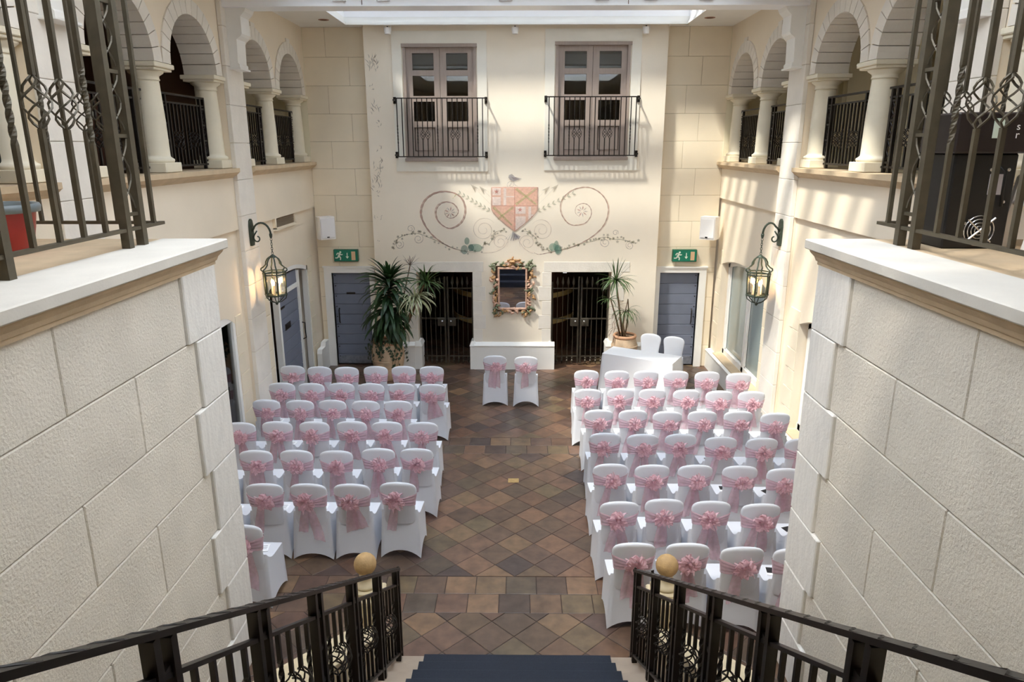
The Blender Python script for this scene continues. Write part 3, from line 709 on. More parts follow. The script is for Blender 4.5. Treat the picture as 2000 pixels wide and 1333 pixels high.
struct('baseboard_door_corner', MB().prism([(13.72, 0), (13.72, .42), (13.76, .5), (14.0, .5), (14.05, .58), (14.29, .58), (14.29, 0)], 'x', XL + .0, XL + .10), 'white', 'white plinth in the corner between the two blue doors', 'baseboard')
# ------------------------------------------------------------------ ceiling, beam, roof
SX0, SX1 = -3.2, 3.04
holes = [(SX0, SX1, 10.95, 13.86), (SX0, SX1, 6.9, 10.26), (SX0, SX1, 2.9, 6.3)]
cm = MB()
xs = sorted({XL - .5, XR + .5, SX0, SX1}); ys = sorted({-3, YB + .5, *[h[i] for h in holes for i in (2, 3)]})
for a, b in zip(xs, xs[1:]):
    for c, d in zip(ys, ys[1:]):
        if not any(h[0] < (a + b) / 2 < h[1] and h[2] < (c + d) / 2 < h[3] for h in holes): cm.box(a, b, c, d, ZC, ZC + .10)
struct('ceiling', cm, 'white', 'white ceiling margin around the roof light', 'ceiling')
for i, h in enumerate(holes):
    k = MB(); z0, z1 = ZC + .101, ZC + .75
    k.box(h[0] - .12, h[0], h[2] - .12, h[3] + .12, z0, z1).box(h[1], h[1] + .12, h[2] - .12, h[3] + .12, z0, z1).box(h[0], h[1], h[2] - .12, h[2], z0, z1).box(h[0], h[1], h[3], h[3] + .12, z0, z1)
    wh = ('beside the end wall', 'over the seats', 'over the stairs', 'over the stair head')[i]
    st = struct('window_roof_%d' % (i + 1), k, 'beam', 'white framed roof light ' + wh, 'roof light')
    for dz, dd in ((-.012, .03), (.012, .015)): 
        fr = MB(); zz = ZC - .02 + dz
        fr.box(h[0] - .05, h[0] + dd, h[2] - .05, h[3] + .05, zz, zz + .04).box(h[1] - dd, h[1] + .05, h[2] - .05, h[3] + .05, zz, zz + .04).box(h[0], h[1], h[3] - dd, h[3] + .05, zz, zz + .04).box(h[0], h[1], h[2] - .05, h[2] + dd, zz, zz + .04)
        obj('edge_moulding', fr, 'white', st)
    nbars = 5
    for b in range(nbars):
        y = h[2] + (h[3] - h[2]) * (b + .5) / nbars
        obj('glazing_bar', box(h[0], h[1], y - .10, y + .10, z1 - .02, z1 + .12), 'white', st)
    for b in range(nbars + 1):
        ya = h[2] + (h[3] - h[2]) * max(0, b - .5) / nbars; yb = h[2] + (h[3] - h[2]) * min(nbars, b + .5) / nbars
        obj('pane', box(h[0], h[1], ya, yb, z1 + .02, z1 + .03), 'skyglass' if i < 2 else 'skyfrost', st)  # unseen panes over the stairs: frosting added to soften sun on the piers
bm_ = struct('trim_beam', MB().box(XL, XR, 10.40, 10.75, 6.34, ZC + .2), 'beam', 'glossy white cross beam under the roof light', 'beam')
obj('beam_edge', box(XL, XR, 10.395, 10.76, 6.325, 6.345), 'beam', bm_)
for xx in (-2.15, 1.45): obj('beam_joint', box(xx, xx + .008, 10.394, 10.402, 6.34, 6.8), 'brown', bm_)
for xx in (-2.45, -1.85, -.2, 1.1, 1.75, 2.5):
    obj('fixing_block', MB().box(xx - .05, xx + .05, 10.375, 10.40, 6.40, 6.46).box(xx - .09, xx + .09, 10.37, 10.4, 6.385, 6.395), 'chrome', bm_)
struct('wall_behind_stairs', box(XL - 3.4, XR + 3.4, -3.2, -3, 0, ZC + .3), 'cream', 'cream wall at the head of the stairs', 'wall')
for i, (xx, yy) in enumerate(((-3.5, 12.5), (-3.48, 13.5), (3.3, 12.3), (3.3, 13.4))):
    t = thing('downlight', 'recessed copper downlight in the ceiling, %s, %s' % (('arched door side', 'window side')[i > 1], ('nearer the beam', 'nearer the end wall')[i % 2]), 'downlight', (xx, yy, ZC))
    obj('ring', smooth(MB().lathe([(.055, .002), (.075, -.008), (.09, -.006), (.095, 0)], 22, cap=False)), 'copper', t); obj('lens', MB().lathe([(.06, .0), (.055, -.004)], 22), 'brown', t)
for i, (px, lab) in enumerate(((757, 'above the yucca side window'), (1006, 'between the two upstairs windows'), (1262, 'above the table side window'))):
    X_, Z_ = on_bay(px, 62, 13.95)
    t = thing('spotlight', 'small white ceiling spotlight ' + lab, 'spotlight', (X_, 13.95, ZC))
    obj('bracket', MB().box(-.05, .05, -.03, .03, -.03, 0).box(-.065, -.057, -.012, .012, -.13, 0).box(.057, .065, -.012, .012, -.13, 0), 'plastic', t)
    obj('housing', smooth(MB().lathe([(.05, -.06), (.055, -.07), (.055, -.17), (.05, -.18), (.042, -.175)], 18)), 'plastic', t)
    obj('knob', MB().lathe([(.016, -.04), (.016, -.06)], 10), 'black', t)
# ------------------------------------------------------------------ piers, landing, stairs
def pier(s):
    xf = -2.435 if s < 0 else 2.355; nm = ('left', 'right')[s > 0]; X = lambda d: xf + s * d; ye = 5.5
    lab = ('arched door side', 'window side')[s > 0]
    pr = struct('wall_pier_' + nm, box(X(.03), X(3.0 if 0 else 1.9), -3, ye - .03, 0, 3.6), 'mortar', 'big pale stone block pier wall beside the stairs, ' + lab, 'wall')
    zs = [0, .465, .99, 1.51, 2.035, 2.56, 3.09, 3.61]
    for r, (a, b) in enumerate(zip(zs, zs[1:])):
        a = max(a, 0)
        qw = .56 if r % 2 == 0 else .44
        # quoin
        obj('quoin_stone', cbox(X(-.026), X(.5 if r % 2 else .3), ye - qw, ye, a + .003, b - .003, c=.008), 'pierq', pr)
        y = ye - qw; first = (y - 3.53 if r % 2 == 0 else y - 4.22); k = 0
        while y > .5:
            wd = first if k == 0 else 1.40
            obj('stone_block', cbox(X(0), X(.06), max(y - wd, .3) + .003, y - .003, a + .003, b - .003, c=.007), 'pier', pr)
            y -= wd; k += 1
        # end face blocks
        for k in range(2):
            obj('stone_block', cbox(X(.3 + k * .8), X(1.09 + k * .8), ye - .06, ye - .012, a + .003, b - .003, c=.007), 'pier', pr)
    # coping
    o = -1 * s
    prof = [(0, 3.60), (.025, 3.60), (.025, 3.625), (.035, 3.63), (.045, 3.66), (.07, 3.69), (.075, 3.70), (.075, 3.715), (0, 3.715)]
    mo = MB(); 
    pts = [(X(-p), z) for p, z in prof]
    vs = []; n = len(prof)
    for p, z in prof: vs.append((X(-p), -3, z))
    for p, z in prof: vs.append((X(-p), ye + p, z))
    for p, z in prof: vs.append((X(1.9), ye + p, z))
    fs = []
    for q in (0, n):
        for i in range(n): fs.append((q + i, q + (i + 1) % n, q + n + (i + 1) % n, q + n + i))
    mo.add(vs, fs)
    cp = struct('trim_coping_' + nm, cbox(X(-.105), X(.42), -3, ye + .115, 3.715, 3.79, c=.008), 'coping', 'pale stone coping on the pier, ' + lab, 'coping')
    obj('moulding', mo, 'tan', cp)
    struct('floor_landing_' + nm, box(X(.42), X(1.75), -3, ye + .115, 3.715, 3.786), 'tan', 'pale landing floor behind the iron railing, ' + lab, 'floor')
    return X
XPL = pier(-1); XPR = pier(1)
NS, RISE, GO, Y0 = 17, .175, .30, 5.25
st = struct('stairs', box(-1.04, 1.04, -.6, .2, 2.7, RISE * NS), 'step', 'pale stone stair flight', 'stairs')
for k in range(NS):
    yb = Y0 - k * GO
    obj('step', cbox(-1.30, 1.25, max(yb - GO - .05, .0), yb, max(0, RISE * (k - 2)), RISE * (k + 1) - .008, c=.008), 'step', st)
cp = thing('stair_carpet', 'dark navy carpet runner down the stairs', 'carpet', (0, 0, 0))
for k in range(NS):
    yb = Y0 - k * GO; z = RISE * (k + 1); wl, wr = -.835, .80
    obj('carpet_tread', MB().prism([(yb + .008, RISE * k), (yb + .012, z - .01), (yb + .008, z - .001), (yb, z + .004), (yb - GO, z + .004), (yb - GO, z - .006), (yb - .002, z - .007), (yb - .002, RISE * k)], 'x', wl, wr), 'carpet', cp)
SL = .6
def strings(s):
    nm = ('left', 'right')[s > 0]
    x0, x1 = (-1.47, -1.14) if s < 0 else (1.10, 1.42)
    yA, yB = 5.32, .6
    q = [(yA, 0), (yA, .40), (yB, .40 + SL * (yA - yB)), (yB, 0)]
    struct('wall_stair_' + nm, MB().prism(q, 'x', x0, x1), 'newel', 'sloping cream stair side wall, ' + ('arched door side', 'window side')[s > 0], 'wall')
    xc = (-1.37, 1.305)[s > 0]
    t = thing('newel_pedestal', 'stone newel pedestal with round ball at the stair foot, ' + ('arched door side', 'window side')[s > 0], 'pedestal', (xc, 5.5, 0))
    obj('block', cbox(-.13, .13, -.13, .13, 0, .58, c=.012), 'newel', t); obj('cap', MB().cbox(-.15, .15, -.15, .15, .58, .635, c=.012).cbox(-.12, .12, -.12, .12, .635, .70, c=.015), 'newel', t)
    obj('neck', smooth(MB().lathe([(.09, .70), (.1, .71), (.1, .73), (.08, .745), (.055, .765), (.05, .79), (.06, .81), (.045, .83)], 20)), 'newel', t)
    obj('ball', smooth(MB().ball((0, 0, .92), .10, 12)), 'ball', t)
strings(-1); strings(1)
for s in (-1, 1):
    xr = -1.05 if s < 0 else 1.0; lab = ('arched door side', 'window side')[s > 0]
    yA = 5.30; Lr = 4.9
    ps = []; bars = []
    starts = [.02, .72, 1.42, 2.12, 2.82, 3.52, 4.22]
    for i, t in enumerate(starts):
        ps += [t, t + .09]
        nx = starts[i + 1] if i + 1 < len(starts) else Lr
        bars += seq(t + .09, nx, ['twist', 'basket', 'basket', 'twist'])
    r = railing('stair_railing', 'black iron stair railing with basket balusters, ' + lab, (xr, yA, .07), (xr, yA - Lr, .07 + SL * Lr), .93, ps, bars, 'ironb', w=.010, twoz=.78, pw=.017, foot=.10, mid=.5, rail_w=.018, br=.05, top_r=.026, pw2=.022, half=.2)
    obj('end_scroll', MB().tube([(-.02 + .05 * math.sin(a) * (1 - a / 9), 0, .925 - .05 + .05 * math.cos(a) * (1 - a / 9)) for a in [-.2 - i * .5 for i in range(10)]], .010, 6), 'ironb', r)
    obj('handrail_twist', MB().tube([(t * .025, .025 * math.cos(t * 1.05), .940 + SL * t * .025 + .003 * math.sin(t * 1.05)) for t in range(196)], .004, 4), 'ironb', r)
    # landing rail: along the stair edge then across the end of the pier
    xl = -2.82 if s < 0 else 2.80; yc = 5.58; z = 3.79; h = 1.95
    ps = []; bars = [(.13, 'plain')]
    for a in (.33, 1.77, 3.2): ps += [a, a + .20]
    for a, b in ((.53, 1.77), (1.97, 3.2)): bars += seq(a, b, ['twist', 'basket', 'basket', 'twist'])
    railing('landing_railing', 'tall dark iron railing along the stair edge of the landing, ' + lab, (xl, yc, z), (xl, yc - 3.6, z), h, ps, bars, 'iron', w=.0155, pw=.03, foot=.13, mid=.455, rail_w=.022, br=.075, half=.24)
    Lx = 1.05
    railing('landing_end_railing', 'dark iron railing across the end of the landing, ' + lab, (xl + s * .05, yc, z), (xl + s * Lx, yc, z), h, [], seq(0, Lx, ['plain', 'basket', 'basket', 'plain', 'twist', 'plain']), 'iron', w=.013, foot=.13, mid=.455, rail_w=.018, br=.07, half=.24)
# ------------------------------------------------------------------ chairs
def back_half(z):
    ks = [(0, .228), (.2, .222), (.40, .198), (.52, .177), (.62, .175), (.74, .190), (.82, .205), (.86, .205), (.888, .194), (.908, .174), (.922, .143), (.931, .10), (.935, .05)]
    for (a, x), (b, y) in zip(ks, ks[1:]):
        if z <= b: return x + (y - x) * max(0, (z - a) / (b - a))
    return ks[-1][1]
def back_y(z): return .075 - .075 * max(0, (z - .35) / .58) if z > .35 else .075 - .055 * (1 - z / .35)
def chair_base(hem):
    mb = smooth(MB()); ns = 9
    def ring_pt(side, t, sfrac):
        # sides: 0 back, 1 right, 2 front, 3 left ; t along side
        zt = lambda y: .475 + .13 * max(0, 1 - (y - .05) / .2) ** 2.2
        def xy(s_):
            wb_ = .228 - .028 * s_ + (.0 if s_ else 0); wf = .222 - .012 * s_; yb_ = .018 + .050 * s_; yf = .485 - .02 * s_
            bulge = -.012 * math.sin(PI * s_) * math.sin(PI * t)
            c = {0: (-wb_ + 2 * wb_ * t, yb_ - bulge), 1: (wb_ + (wf - wb_) * t + bulge, yb_ + (yf - yb_) * t), 2: (wf - 2 * wf * t, yf + bulge), 3: (-wf + (wf - wb_) * t * -1 * -1 - bulge if 0 else -(wf + (wb_ - wf) * t) - bulge, yf + (yb_ - yf) * t)}[side]
            return c
        x_, y_ = xy(sfrac)
        rise = hem * (1 - abs(2 * t - 1) ** 2.2)
        top = zt(y_) if sfrac > 0 else 0
        z = rise + (zt(y_) - rise) * sfrac
        return (x_, y_, z)
    rings = []
    fr = [0, .015, .12, .3, .5, .7, .85, .95, 1.0]
    for s_ in fr:
        row = []
        for side in range(4):
            for i in range(ns):
                row.append(ring_pt(side, i / ns, s_))
        rings.append(row)
    n = 4 * ns; vs = [p for r in rings for p in r]; fs = []
    for i in range(len(fr) - 1):
        for j in range(n): fs.append((i * n + j, i * n + (j + 1) % n, (i + 1) * n + (j + 1) % n, (i + 1) * n + j))
    mb.add(vs, fs)
    # seat surface
    def seat(u, v):
        y_ = .068 + (.465 - .068) * v; wd = (.200 + .010 * v)
        zt = .475 + .13 * max(0, 1 - (y_ - .05) / .2) ** 2.2
        ed = 1 - max(abs(2 * u - 1), abs(2 * v - 1)) ** 8
        return (-wd + 2 * wd * u, y_, zt + .006 * ed)
    mb.grid(seat, 11, 11)
    return mb
def chair_back():
    mb = smooth(MB()); n = 20; zs = [.42, .48, .56, .64, .72, .79, .84, .868, .888, .904, .916, .926, .932, .935]; vs = []; fs = []
    for k, z in enumerate(zs):
        hw = back_half(z); y0 = back_y(z); th = .026 if z < .905 else .026 * math.sqrt(max(.25, 1 - ((z - .905) / .034) ** 2))
        for j in range(n):
            a = 2 * PI * j / n; ca, sa = math.cos(a), math.sin(a)
            px = math.copysign(abs(ca) ** .55, ca) * hw; py = math.copysign(abs(sa) ** .8, sa) * th
            curve = .02 * (px / .2) ** 2
            vs.append((px, y0 + py + curve, z + .010 * (1 - (px / .21) ** 2) * max(0, min(1, (z - .84) / .06))))
    for i in range(len(zs) - 1):
        for j in range(n): fs.append((i * n + j, i * n + (j + 1) % n, (i + 1) * n + (j + 1) % n, (i + 1) * n + j))
    fs.append(tuple((len(zs) - 1) * n + j for j in range(n)))
    return mb.add(vs, fs)
def sash(seed):
    rn = random.Random(seed); ph = rn.uniform(0, 6); mb = smooth(MB()); bx = rn.uniform(-.02, .02)
    def fn(u, v):
        a = 2 * PI * u; sa, ca = math.sin(a), math.cos(a)
        hw = .196; px = math.copysign(abs(ca) ** .55, ca) * hw
        back = sa < 0
        wide = min(1, abs(px - bx) / hw)
        half = (.030 + .048 * wide ** .9) if back else .078
        zc_ = .735 - .02 * (1 - wide) * back + .006 * math.sin(ph + 3 * u)
        z = zc_ + (2 * v - 1) * half
        hw2 = back_half(min(z, .86)) + .005; px = math.copysign(abs(ca) ** .55, ca) * hw2
        fold = .008 * math.sin(v * PI * 7 + ph + 2 * px) * (1 if back else .4)
        th = .034 + fold + (.012 * (1 - wide) if back else 0)
        py = math.copysign(abs(sa) ** .8, sa) * th
        return (px, back_y(z) + py + .02 * (px / .2) ** 2, z)
    return mb.grid(fn, 40, 14, closeu=True)
def bow(seed):
    rn = random.Random(seed); mb = smooth(MB()); y0 = back_y(.72) - .04
    cx, cz = rn.uniform(-.022, .022), .742
    n = rn.choice((7, 8, 9)); a0 = rn.uniform(0, 6)
    for k in range(n):   # crumpled fabric loops round the knot
        a = a0 + 2 * PI * k / n + rn.uniform(-.3, .3); L_ = rn.uniform(.07, .112); wd = rn.uniform(.040, .062); f = rn.uniform(0, 6); tilt = rn.uniform(-.5, .5); lift = rn.uniform(.0, .03)
        def fn(u, v, a=a, L_=L_, wd=wd, f=f, tilt=tilt, lift=lift):
            s_ = 2 * u - 1; r = L_ * math.sin(PI * (.04 + .80 * v)) ** .8 * (1 + .12 * math.sin(5 * s_ + f))
            yy = wd * s_ * (.22 + .78 * math.sin(PI * min(1, .05 + .9 * v)) ** .6) + .008 * math.sin(9 * v + f)
            zz = lift + .045 * v + .012 * math.sin(7 * s_ + f + 3 * v) + .010 * math.sin(11 * v + 4 * s_ + f) + tilt * yy
            if v < .05: zz = lift * .3
            return (cx + r * math.cos(a) - yy * math.sin(a), y0 - .004 - max(zz, 0) * .8, cz + r * math.sin(a) + yy * math.cos(a))
        mb.grid(fn, 9, 11)
    mb.ball((cx, y0 - .022, cz), .018, 5)
    return mb
def tail(seed, which):
    rn = random.Random(seed * 7 + which); mb = smooth(MB())
    cx = rn.uniform(-.03, .03) + (.02 if which else -.02); lean = rn.uniform(-.05, .05) + (.04 if which else -.03)
    z1 = rn.uniform(.22, .40); w0, w1 = .035, rn.uniform(.05, .07); ph = rn.uniform(0, 6); slant = rn.uniform(-.05, .05)
    def fn(u, v):
        z = .70 + (z1 + slant * (u - .5) - .70) * v; wd = w0 + (w1 - w0) * min(1, v * 1.6)
        x = cx + lean * v + (2 * u - 1) * wd
        yb_ = back_y(z) - .034 - .004 * which
        return (x, yb_ + .006 * math.sin(u * 9 + ph + 2 * v) * (.3 + .7 * v) - (.008 if v > .5 else .016 * v), z)
    return mb.grid(fn, 11, 12)
BASES = [chair_base(h).mesh('seat_cover') for h in (.085, .075, .10)]
BACK = chair_back().mesh('back_cover')
for me in BASES + [BACK]: me.materials.append(MT['cloth'])
NVAR = 7; SASH = [sash(i).mesh('sash') for i in range(NVAR)]; BOW = [bow(i + 20).mesh('bow') for i in range(NVAR)]; TAIL = [[tail(i, k).mesh('sash_tail') for k in (0, 1)] for i in range(NVAR)]
for i in range(NVAR):
    SASH[i].materials.append(MT['organza']); BOW[i].materials.append(MT['bow'])
    for k in (0, 1): TAIL[i][k].materials.append(MT['organza'])
CN = [0]
def chair(x, y, label, rz=0, group=None, bowed=True):
    i = CN[0]; CN[0] += 1; v = (i * 3 + i // 5) % NVAR
    t = thing('covered_chair', label, 'chair', (x, y, 0), rz, group)
    link('seat_cover', BASES[i % 3], t); link('back_cover', BACK, t)
    if not bowed: return t
    link('sash', SASH[v], t); link('bow', BOW[v], t)
    link('sash_tail', TAIL[v][0], t)
    if i % 3 != 2: link('sash_tail', TAIL[v][1], t)
    return t
LROWS = [[(-3.83, 11.27), (-3.36, 11.22), (-2.90, 11.20), (-2.42, 11.24), (-1.95, 11.25), (-1.48, 11.25)],
 [(-3.72, 10.38), (-3.25, 10.36), (-2.785, 10.38), (-2.315, 10.36), (-1.845, 10.37), (-1.36, 10.33)],
 [(-3.70, 9.62), (-3.20, 9.60), (-2.73, 9.61), (-2.24, 9.59), (-1.77, 9.59)],
 [(-3.74, 8.74), (-3.26, 8.78), (-2.76, 8.78), (-2.26, 8.80), (-1.78, 8.79), (-1.30, 8.77)],
 [(-3.69, 7.82), (-3.21, 7.85), (-2.72, 7.86), (-2.23, 7.85), (-1.73, 7.92), (-1.26, 7.92)],
 [(-3.28, 6.93), (-2.80, 6.98), (-2.32, 6.98), (-1.84, 6.98), (-1.34, 7.02)], [(-2.72, 6.11)]]
RROWS = [[(1.10, 11.06), (1.60, 11.04), (2.08, 11.04), (2.57, 11.03), (3.07, 11.00), (3.56, 10.92)],
 [(1.04, 10.13), (1.54, 10.16), (2.02, 10.14), (2.53, 10.11), (3.01, 10.06), (3.49, 10.04)],
 [(1.11, 9.25), (1.59, 9.25), (2.06, 9.20), (2.55, 9.22), (3.05, 9.22), (3.54, 9.15)],
 [(1.10, 8.42), (1.58, 8.39), (2.07, 8.40), (2.56, 8.31), (3.07, 8.28), (3.56, 8.26)],
 [(1.06, 7.51), (1.54, 7.49), (2.04, 7.49), (2.55, 7.47), (3.04, 7.41)],
 [(1.04, 6.61), (1.52, 6.67), (2.00, 6.63), (2.50, 6.58), (3.0, 6.54)],
 [(1.07, 5.82), (1.57, 5.82), (2.06, 5.76), (2.54, 5.74)]]
ORD = ['first', 'second', 'third', 'fourth', 'fifth', 'sixth', 'seventh']
CARDS = []
for rows, side in ((LROWS, 'arched door side'), (RROWS, 'window side')):
    for r, row in enumerate(rows):
        order = row[::-1] if side[0] == 'a' else row
        for k, (x_, y_) in enumerate(order):
            if len(rows[r]) == 1: lab = 'lone white covered chair with pink bow beside the pier, arched door side'
            else: lab = 'white covered chair, pink bow, %s, %s row from gates, %s from aisle' % (side, ORD[r], ORD[k] + (' seat' if 0 else ''))
            chair(x_, y_, lab, random.uniform(-.03, .03), 'covered chairs, ' + side)
            CARDS.append((x_, y_, side, r, k))
chair(-.44, 11.88, 'white covered chair with pink bow facing the mirror, nearer the yucca', .0, 'pair of chairs before the mirror')
chair(.11, 11.84, 'white covered chair with pink bow facing the mirror, nearer the table', -.02, 'pair of chairs before the mirror')
chair(2.58, 13.40, 'white covered chair behind the draped table, beside the dracaena pot', PI - .46, 'pair of chairs behind the table', False)
chair(2.99, 13.19, 'white covered chair behind the draped table, beside the plank door', PI - .46, 'pair of chairs behind the table', False)
# programmes on seats
sel = [(s_, r, k) for s_, r, k in (('a', 2, 4), ('a', 3, 2), ('a', 4, 3), ('a', 5, 2), ('a', 5, 3), ('a', 5, 4), ('a', 6, 0), ('w', 1, 5), ('w', 3, 1), ('w', 3, 2), ('w', 3, 3), ('w', 4, 0), ('w', 4, 3), ('w', 4, 4), ('w', 5, 1), ('w', 5, 4), ('w', 6, 3), ('a', 2, 3), ('a', 3, 4))]
for x_, y_, side, r, k in CARDS:
    if (side[0], r, k) in sel:
        sx = -1 if side[0] == 'a' else 1
        t = thing('programme_card', 'folded card lying on the seat, %s, %s row from gates, %s from aisle' % (side, ORD[r], ORD[k]), 'card', (x_ + sx * -.03 + random.uniform(-.04, .04), y_ + .33, .483), random.uniform(-.5, .5), 'programme cards on seats')
        obj('sheet', cbox(-.10, .10, -.07, .07, 0, .006, c=.001), 'paper', t)
        obj('black_panel', box(-.095, .0, -.035, .06, .0062, .0075), 'ink', t)
        for q in range(3): obj('print_line', box(.02, .08, .03 - q * .03, .036 - q * .03, .0062, .0072), 'ink', t)
# ------------------------------------------------------------------ table
tp = Vector((1.57, 12.69)); tq = Vector((2.70, 12.06)); ax = (tq - tp).normalized(); ay = Vector((-ax.y, ax.x))
tb = thing('draped_table', 'rectangular table under a long white cloth beside the dracaena pot', 'table', ((tp.x + tq.x) / 2 + ay.x * .27, (tp.y + tq.y) / 2 + ay.y * .27, 0), math.atan2(ax.y, ax.x))
hl, hw = (tq - tp).length / 2 + .03, .27
def tc(u, v):
    # v 0 hem .. 1 top edge; u round the perimeter
    per = [(-hl, -hw), (hl, -hw), (hl, hw), (-hl, hw)]; k = int(u * 4) % 4; t = u * 4 - int(u * 4)
    a, b = per[k], per[(k + 1) % 4]
    x_ = a[0] + (b[0] - a[0]) * t; y_ = a[1] + (b[1] - a[1]) * t
    e = (1 - v) * (.02 + .012 * math.sin(u * 44) + .03 * (abs(2 * t - 1) ** 6))
    return (x_ * (1 + e / hl), y_ * (1 + e / hw), .012 + (.745 - .012) * v)
obj('cloth_skirt', smooth(MB().grid(tc, 96, 7, closeu=True)), 'linen', tb)
obj('cloth_top', cbox(-hl, hl, -hw, hw, .742, .752, c=.004), 'linen', tb)
for sx in (-1, 1):
    for sy in (-1, 1): obj('leg', MB().tube([(sx * (hl - .1), sy * (hw - .08), 0), (sx * (hl - .1), sy * (hw - .08), .73)], .018), 'chrome', tb)
obj('board', cbox(-hl + .01, hl - .01, -hw + .01, hw - .01, .715, .742, c=.004), 'vat', tb)
# ------------------------------------------------------------------ gates
def gate(G, lab):
    x0, x1, _, zt = G; r = thing('iron_gate', lab, 'gate', ((x0 + x1) / 2, YBAY + .25, 0)); hw = (x1 - x0) / 2
    for s in (-1, 1):
        lf = link('gate_leaf', None, r); a, b = (s * .022, s * (hw - .02)); a, b = min(a, b), max(a, b); inner = s * .03
        obj('stile', box(inner - .016, inner + .016, -.016, .016, .05, 1.90), 'irong', lf); obj('stile', box(s * (hw - .03) - .016, s * (hw - .03) + .016, -.016, .016, .05, 1.80), 'irong', lf)
        for z in (.20, 1.02, 1.66): obj('rail', box(a, b, -.010, .010, z - .012, z + .012), 'irong', lf)
        n = 4
        for k in range(n):
            x_ = inner + s * (hw - .06) * (k + 1) / (n + 1)
            obj('bar', MB().tube([(x_, 0, .12), (x_, 0, 1.74)], .0065, 6), 'irong', lf)
            obj('spear_head', MB().lathe([(.008, 1.72), (.02, 1.75), (.03, 1.78), (.022, 1.82), (.004, 1.90)], 8, (x_, 0, 0), sy=.5), 'irong', lf)
            obj('drop_finial', MB().lathe([(.012, .19), (.022, .17), (.022, .15), (.010, .13), (.026, .11), (.012, .06), (.004, .03)], 8, (x_, 0, 0)), 'irong', lf)
        obj('lock_box', cbox(min(inner, inner + s * .16), max(inner, inner + s * .16), -.03, .03, .86, 1.03, c=.005), 'irong', lf)
        obj('knob', smooth(MB().ball((inner + s * .06, -.055, .97), .022, 6)), 'chrome', lf)
gate(GL, 'double iron gate with spear tops beside the yucca'); gate(GR, 'double iron gate with spear tops beside the dracaena')
# ------------------------------------------------------------------ mirror
mr = thing('wall_mirror', 'upright mirror in ornate carved gilt frame between the gates', 'mirror', (-.15, YBAY, 1.18))
obj('glass', box(-.265, .265, -.03, -.022, .13, .93), 'mirror', mr)
obj('backing', box(-.36, .36, -.022, -.001, .05, .99), 'brown', mr)
obj('inner_frame', MB().cbox(-.30, -.26, -.06, -.02, .10, .95, c=.01).cbox(.26, .30, -.06, -.02, .10, .95, c=.01).cbox(-.30, .30, -.06, -.02, .925, .965, c=.01).cbox(-.30, .30, -.06, -.02, .09, .132, c=.01), 'giltp', mr)
rn = random.Random(5)
LEAFS = []
for k in range(6):
    mb = smooth(MB()); tw = rn.uniform(-.6, .6)
    def fn(u, v, tw=tw):
        a = 2 * PI * u; w_ = .028 * math.sin(PI * min(1, .1 + .9 * v)) * (1 + .35 * math.sin(9 * v)); x_ = .105 * v; b_ = .03 * math.sin(2.6 * v + tw)
        return (x_, w_ * math.cos(a) + b_, .012 * math.sin(a) + .02 * math.sin(PI * v))
    mb.grid(fn, 8, 9, closeu=True); LEAFS.append(mb.mesh('carved_leaf'))
LM = []
for me in LEAFS:
    for mn in ('gilt', 'giltg', 'giltp'):
        c = me.copy(); c.materials.append(MT[mn]); LM.append(c)
spots = []
for k in range(15): 
    z = .02 + .98 * k / 14
    spots += [(-.345, z), (.345, z), (-.385, z + .03), (.385, z + .03)]
for k in range(10):
    xx = -.33 + .66 * k / 9; spots += [(xx, .03), (xx, 1.0), (xx, .075), (xx, .985)]
for k in range(9): spots.append((-.12 + .24 * k / 8, 1.04 + .05 * math.sin(PI * k / 8)))
for q, (xx, zz) in enumerate(spots):
    mn = LM[rn.randrange(6) * 3 + (int(abs(zz) * 7 + abs(xx) * 2) % 3 if abs(xx) > .15 else (0 if zz > 1 else rn.randrange(3)))]
    obj('carved_leaf', mn, None, mr, (xx, -.03 - rn.uniform(0, .02), zz), (PI / 2, rn.uniform(0, 6.28), 0))
for s in (-1, 1):
    obj('corner_curl', MB().tube([(s * (.37 + .045 * math.cos(a) * (1 - a / 9)), -.045, 1.01 + .045 * math.sin(a) * (1 - a / 9)) for a in [i * .6 for i in range(12)]], .012, 6), 'giltg', mr)
    obj('crest_scroll', MB().tube([(s * (.10 + .055 * math.cos(a) * (1 - a / 9)), -.05, 1.035 + .05 * math.sin(a) * (1 - a / 9)) for a in [i * .6 for i in range(12)]], .016, 6), 'giltp', mr)
obj('crest_shell', smooth(MB().lathe([(.01, .0), (.05, .01), (.062, .03), (.05, .05), (.01, .058)], 14, (0, -.07, 1.05), sy=.6)), 'gilt', mr)
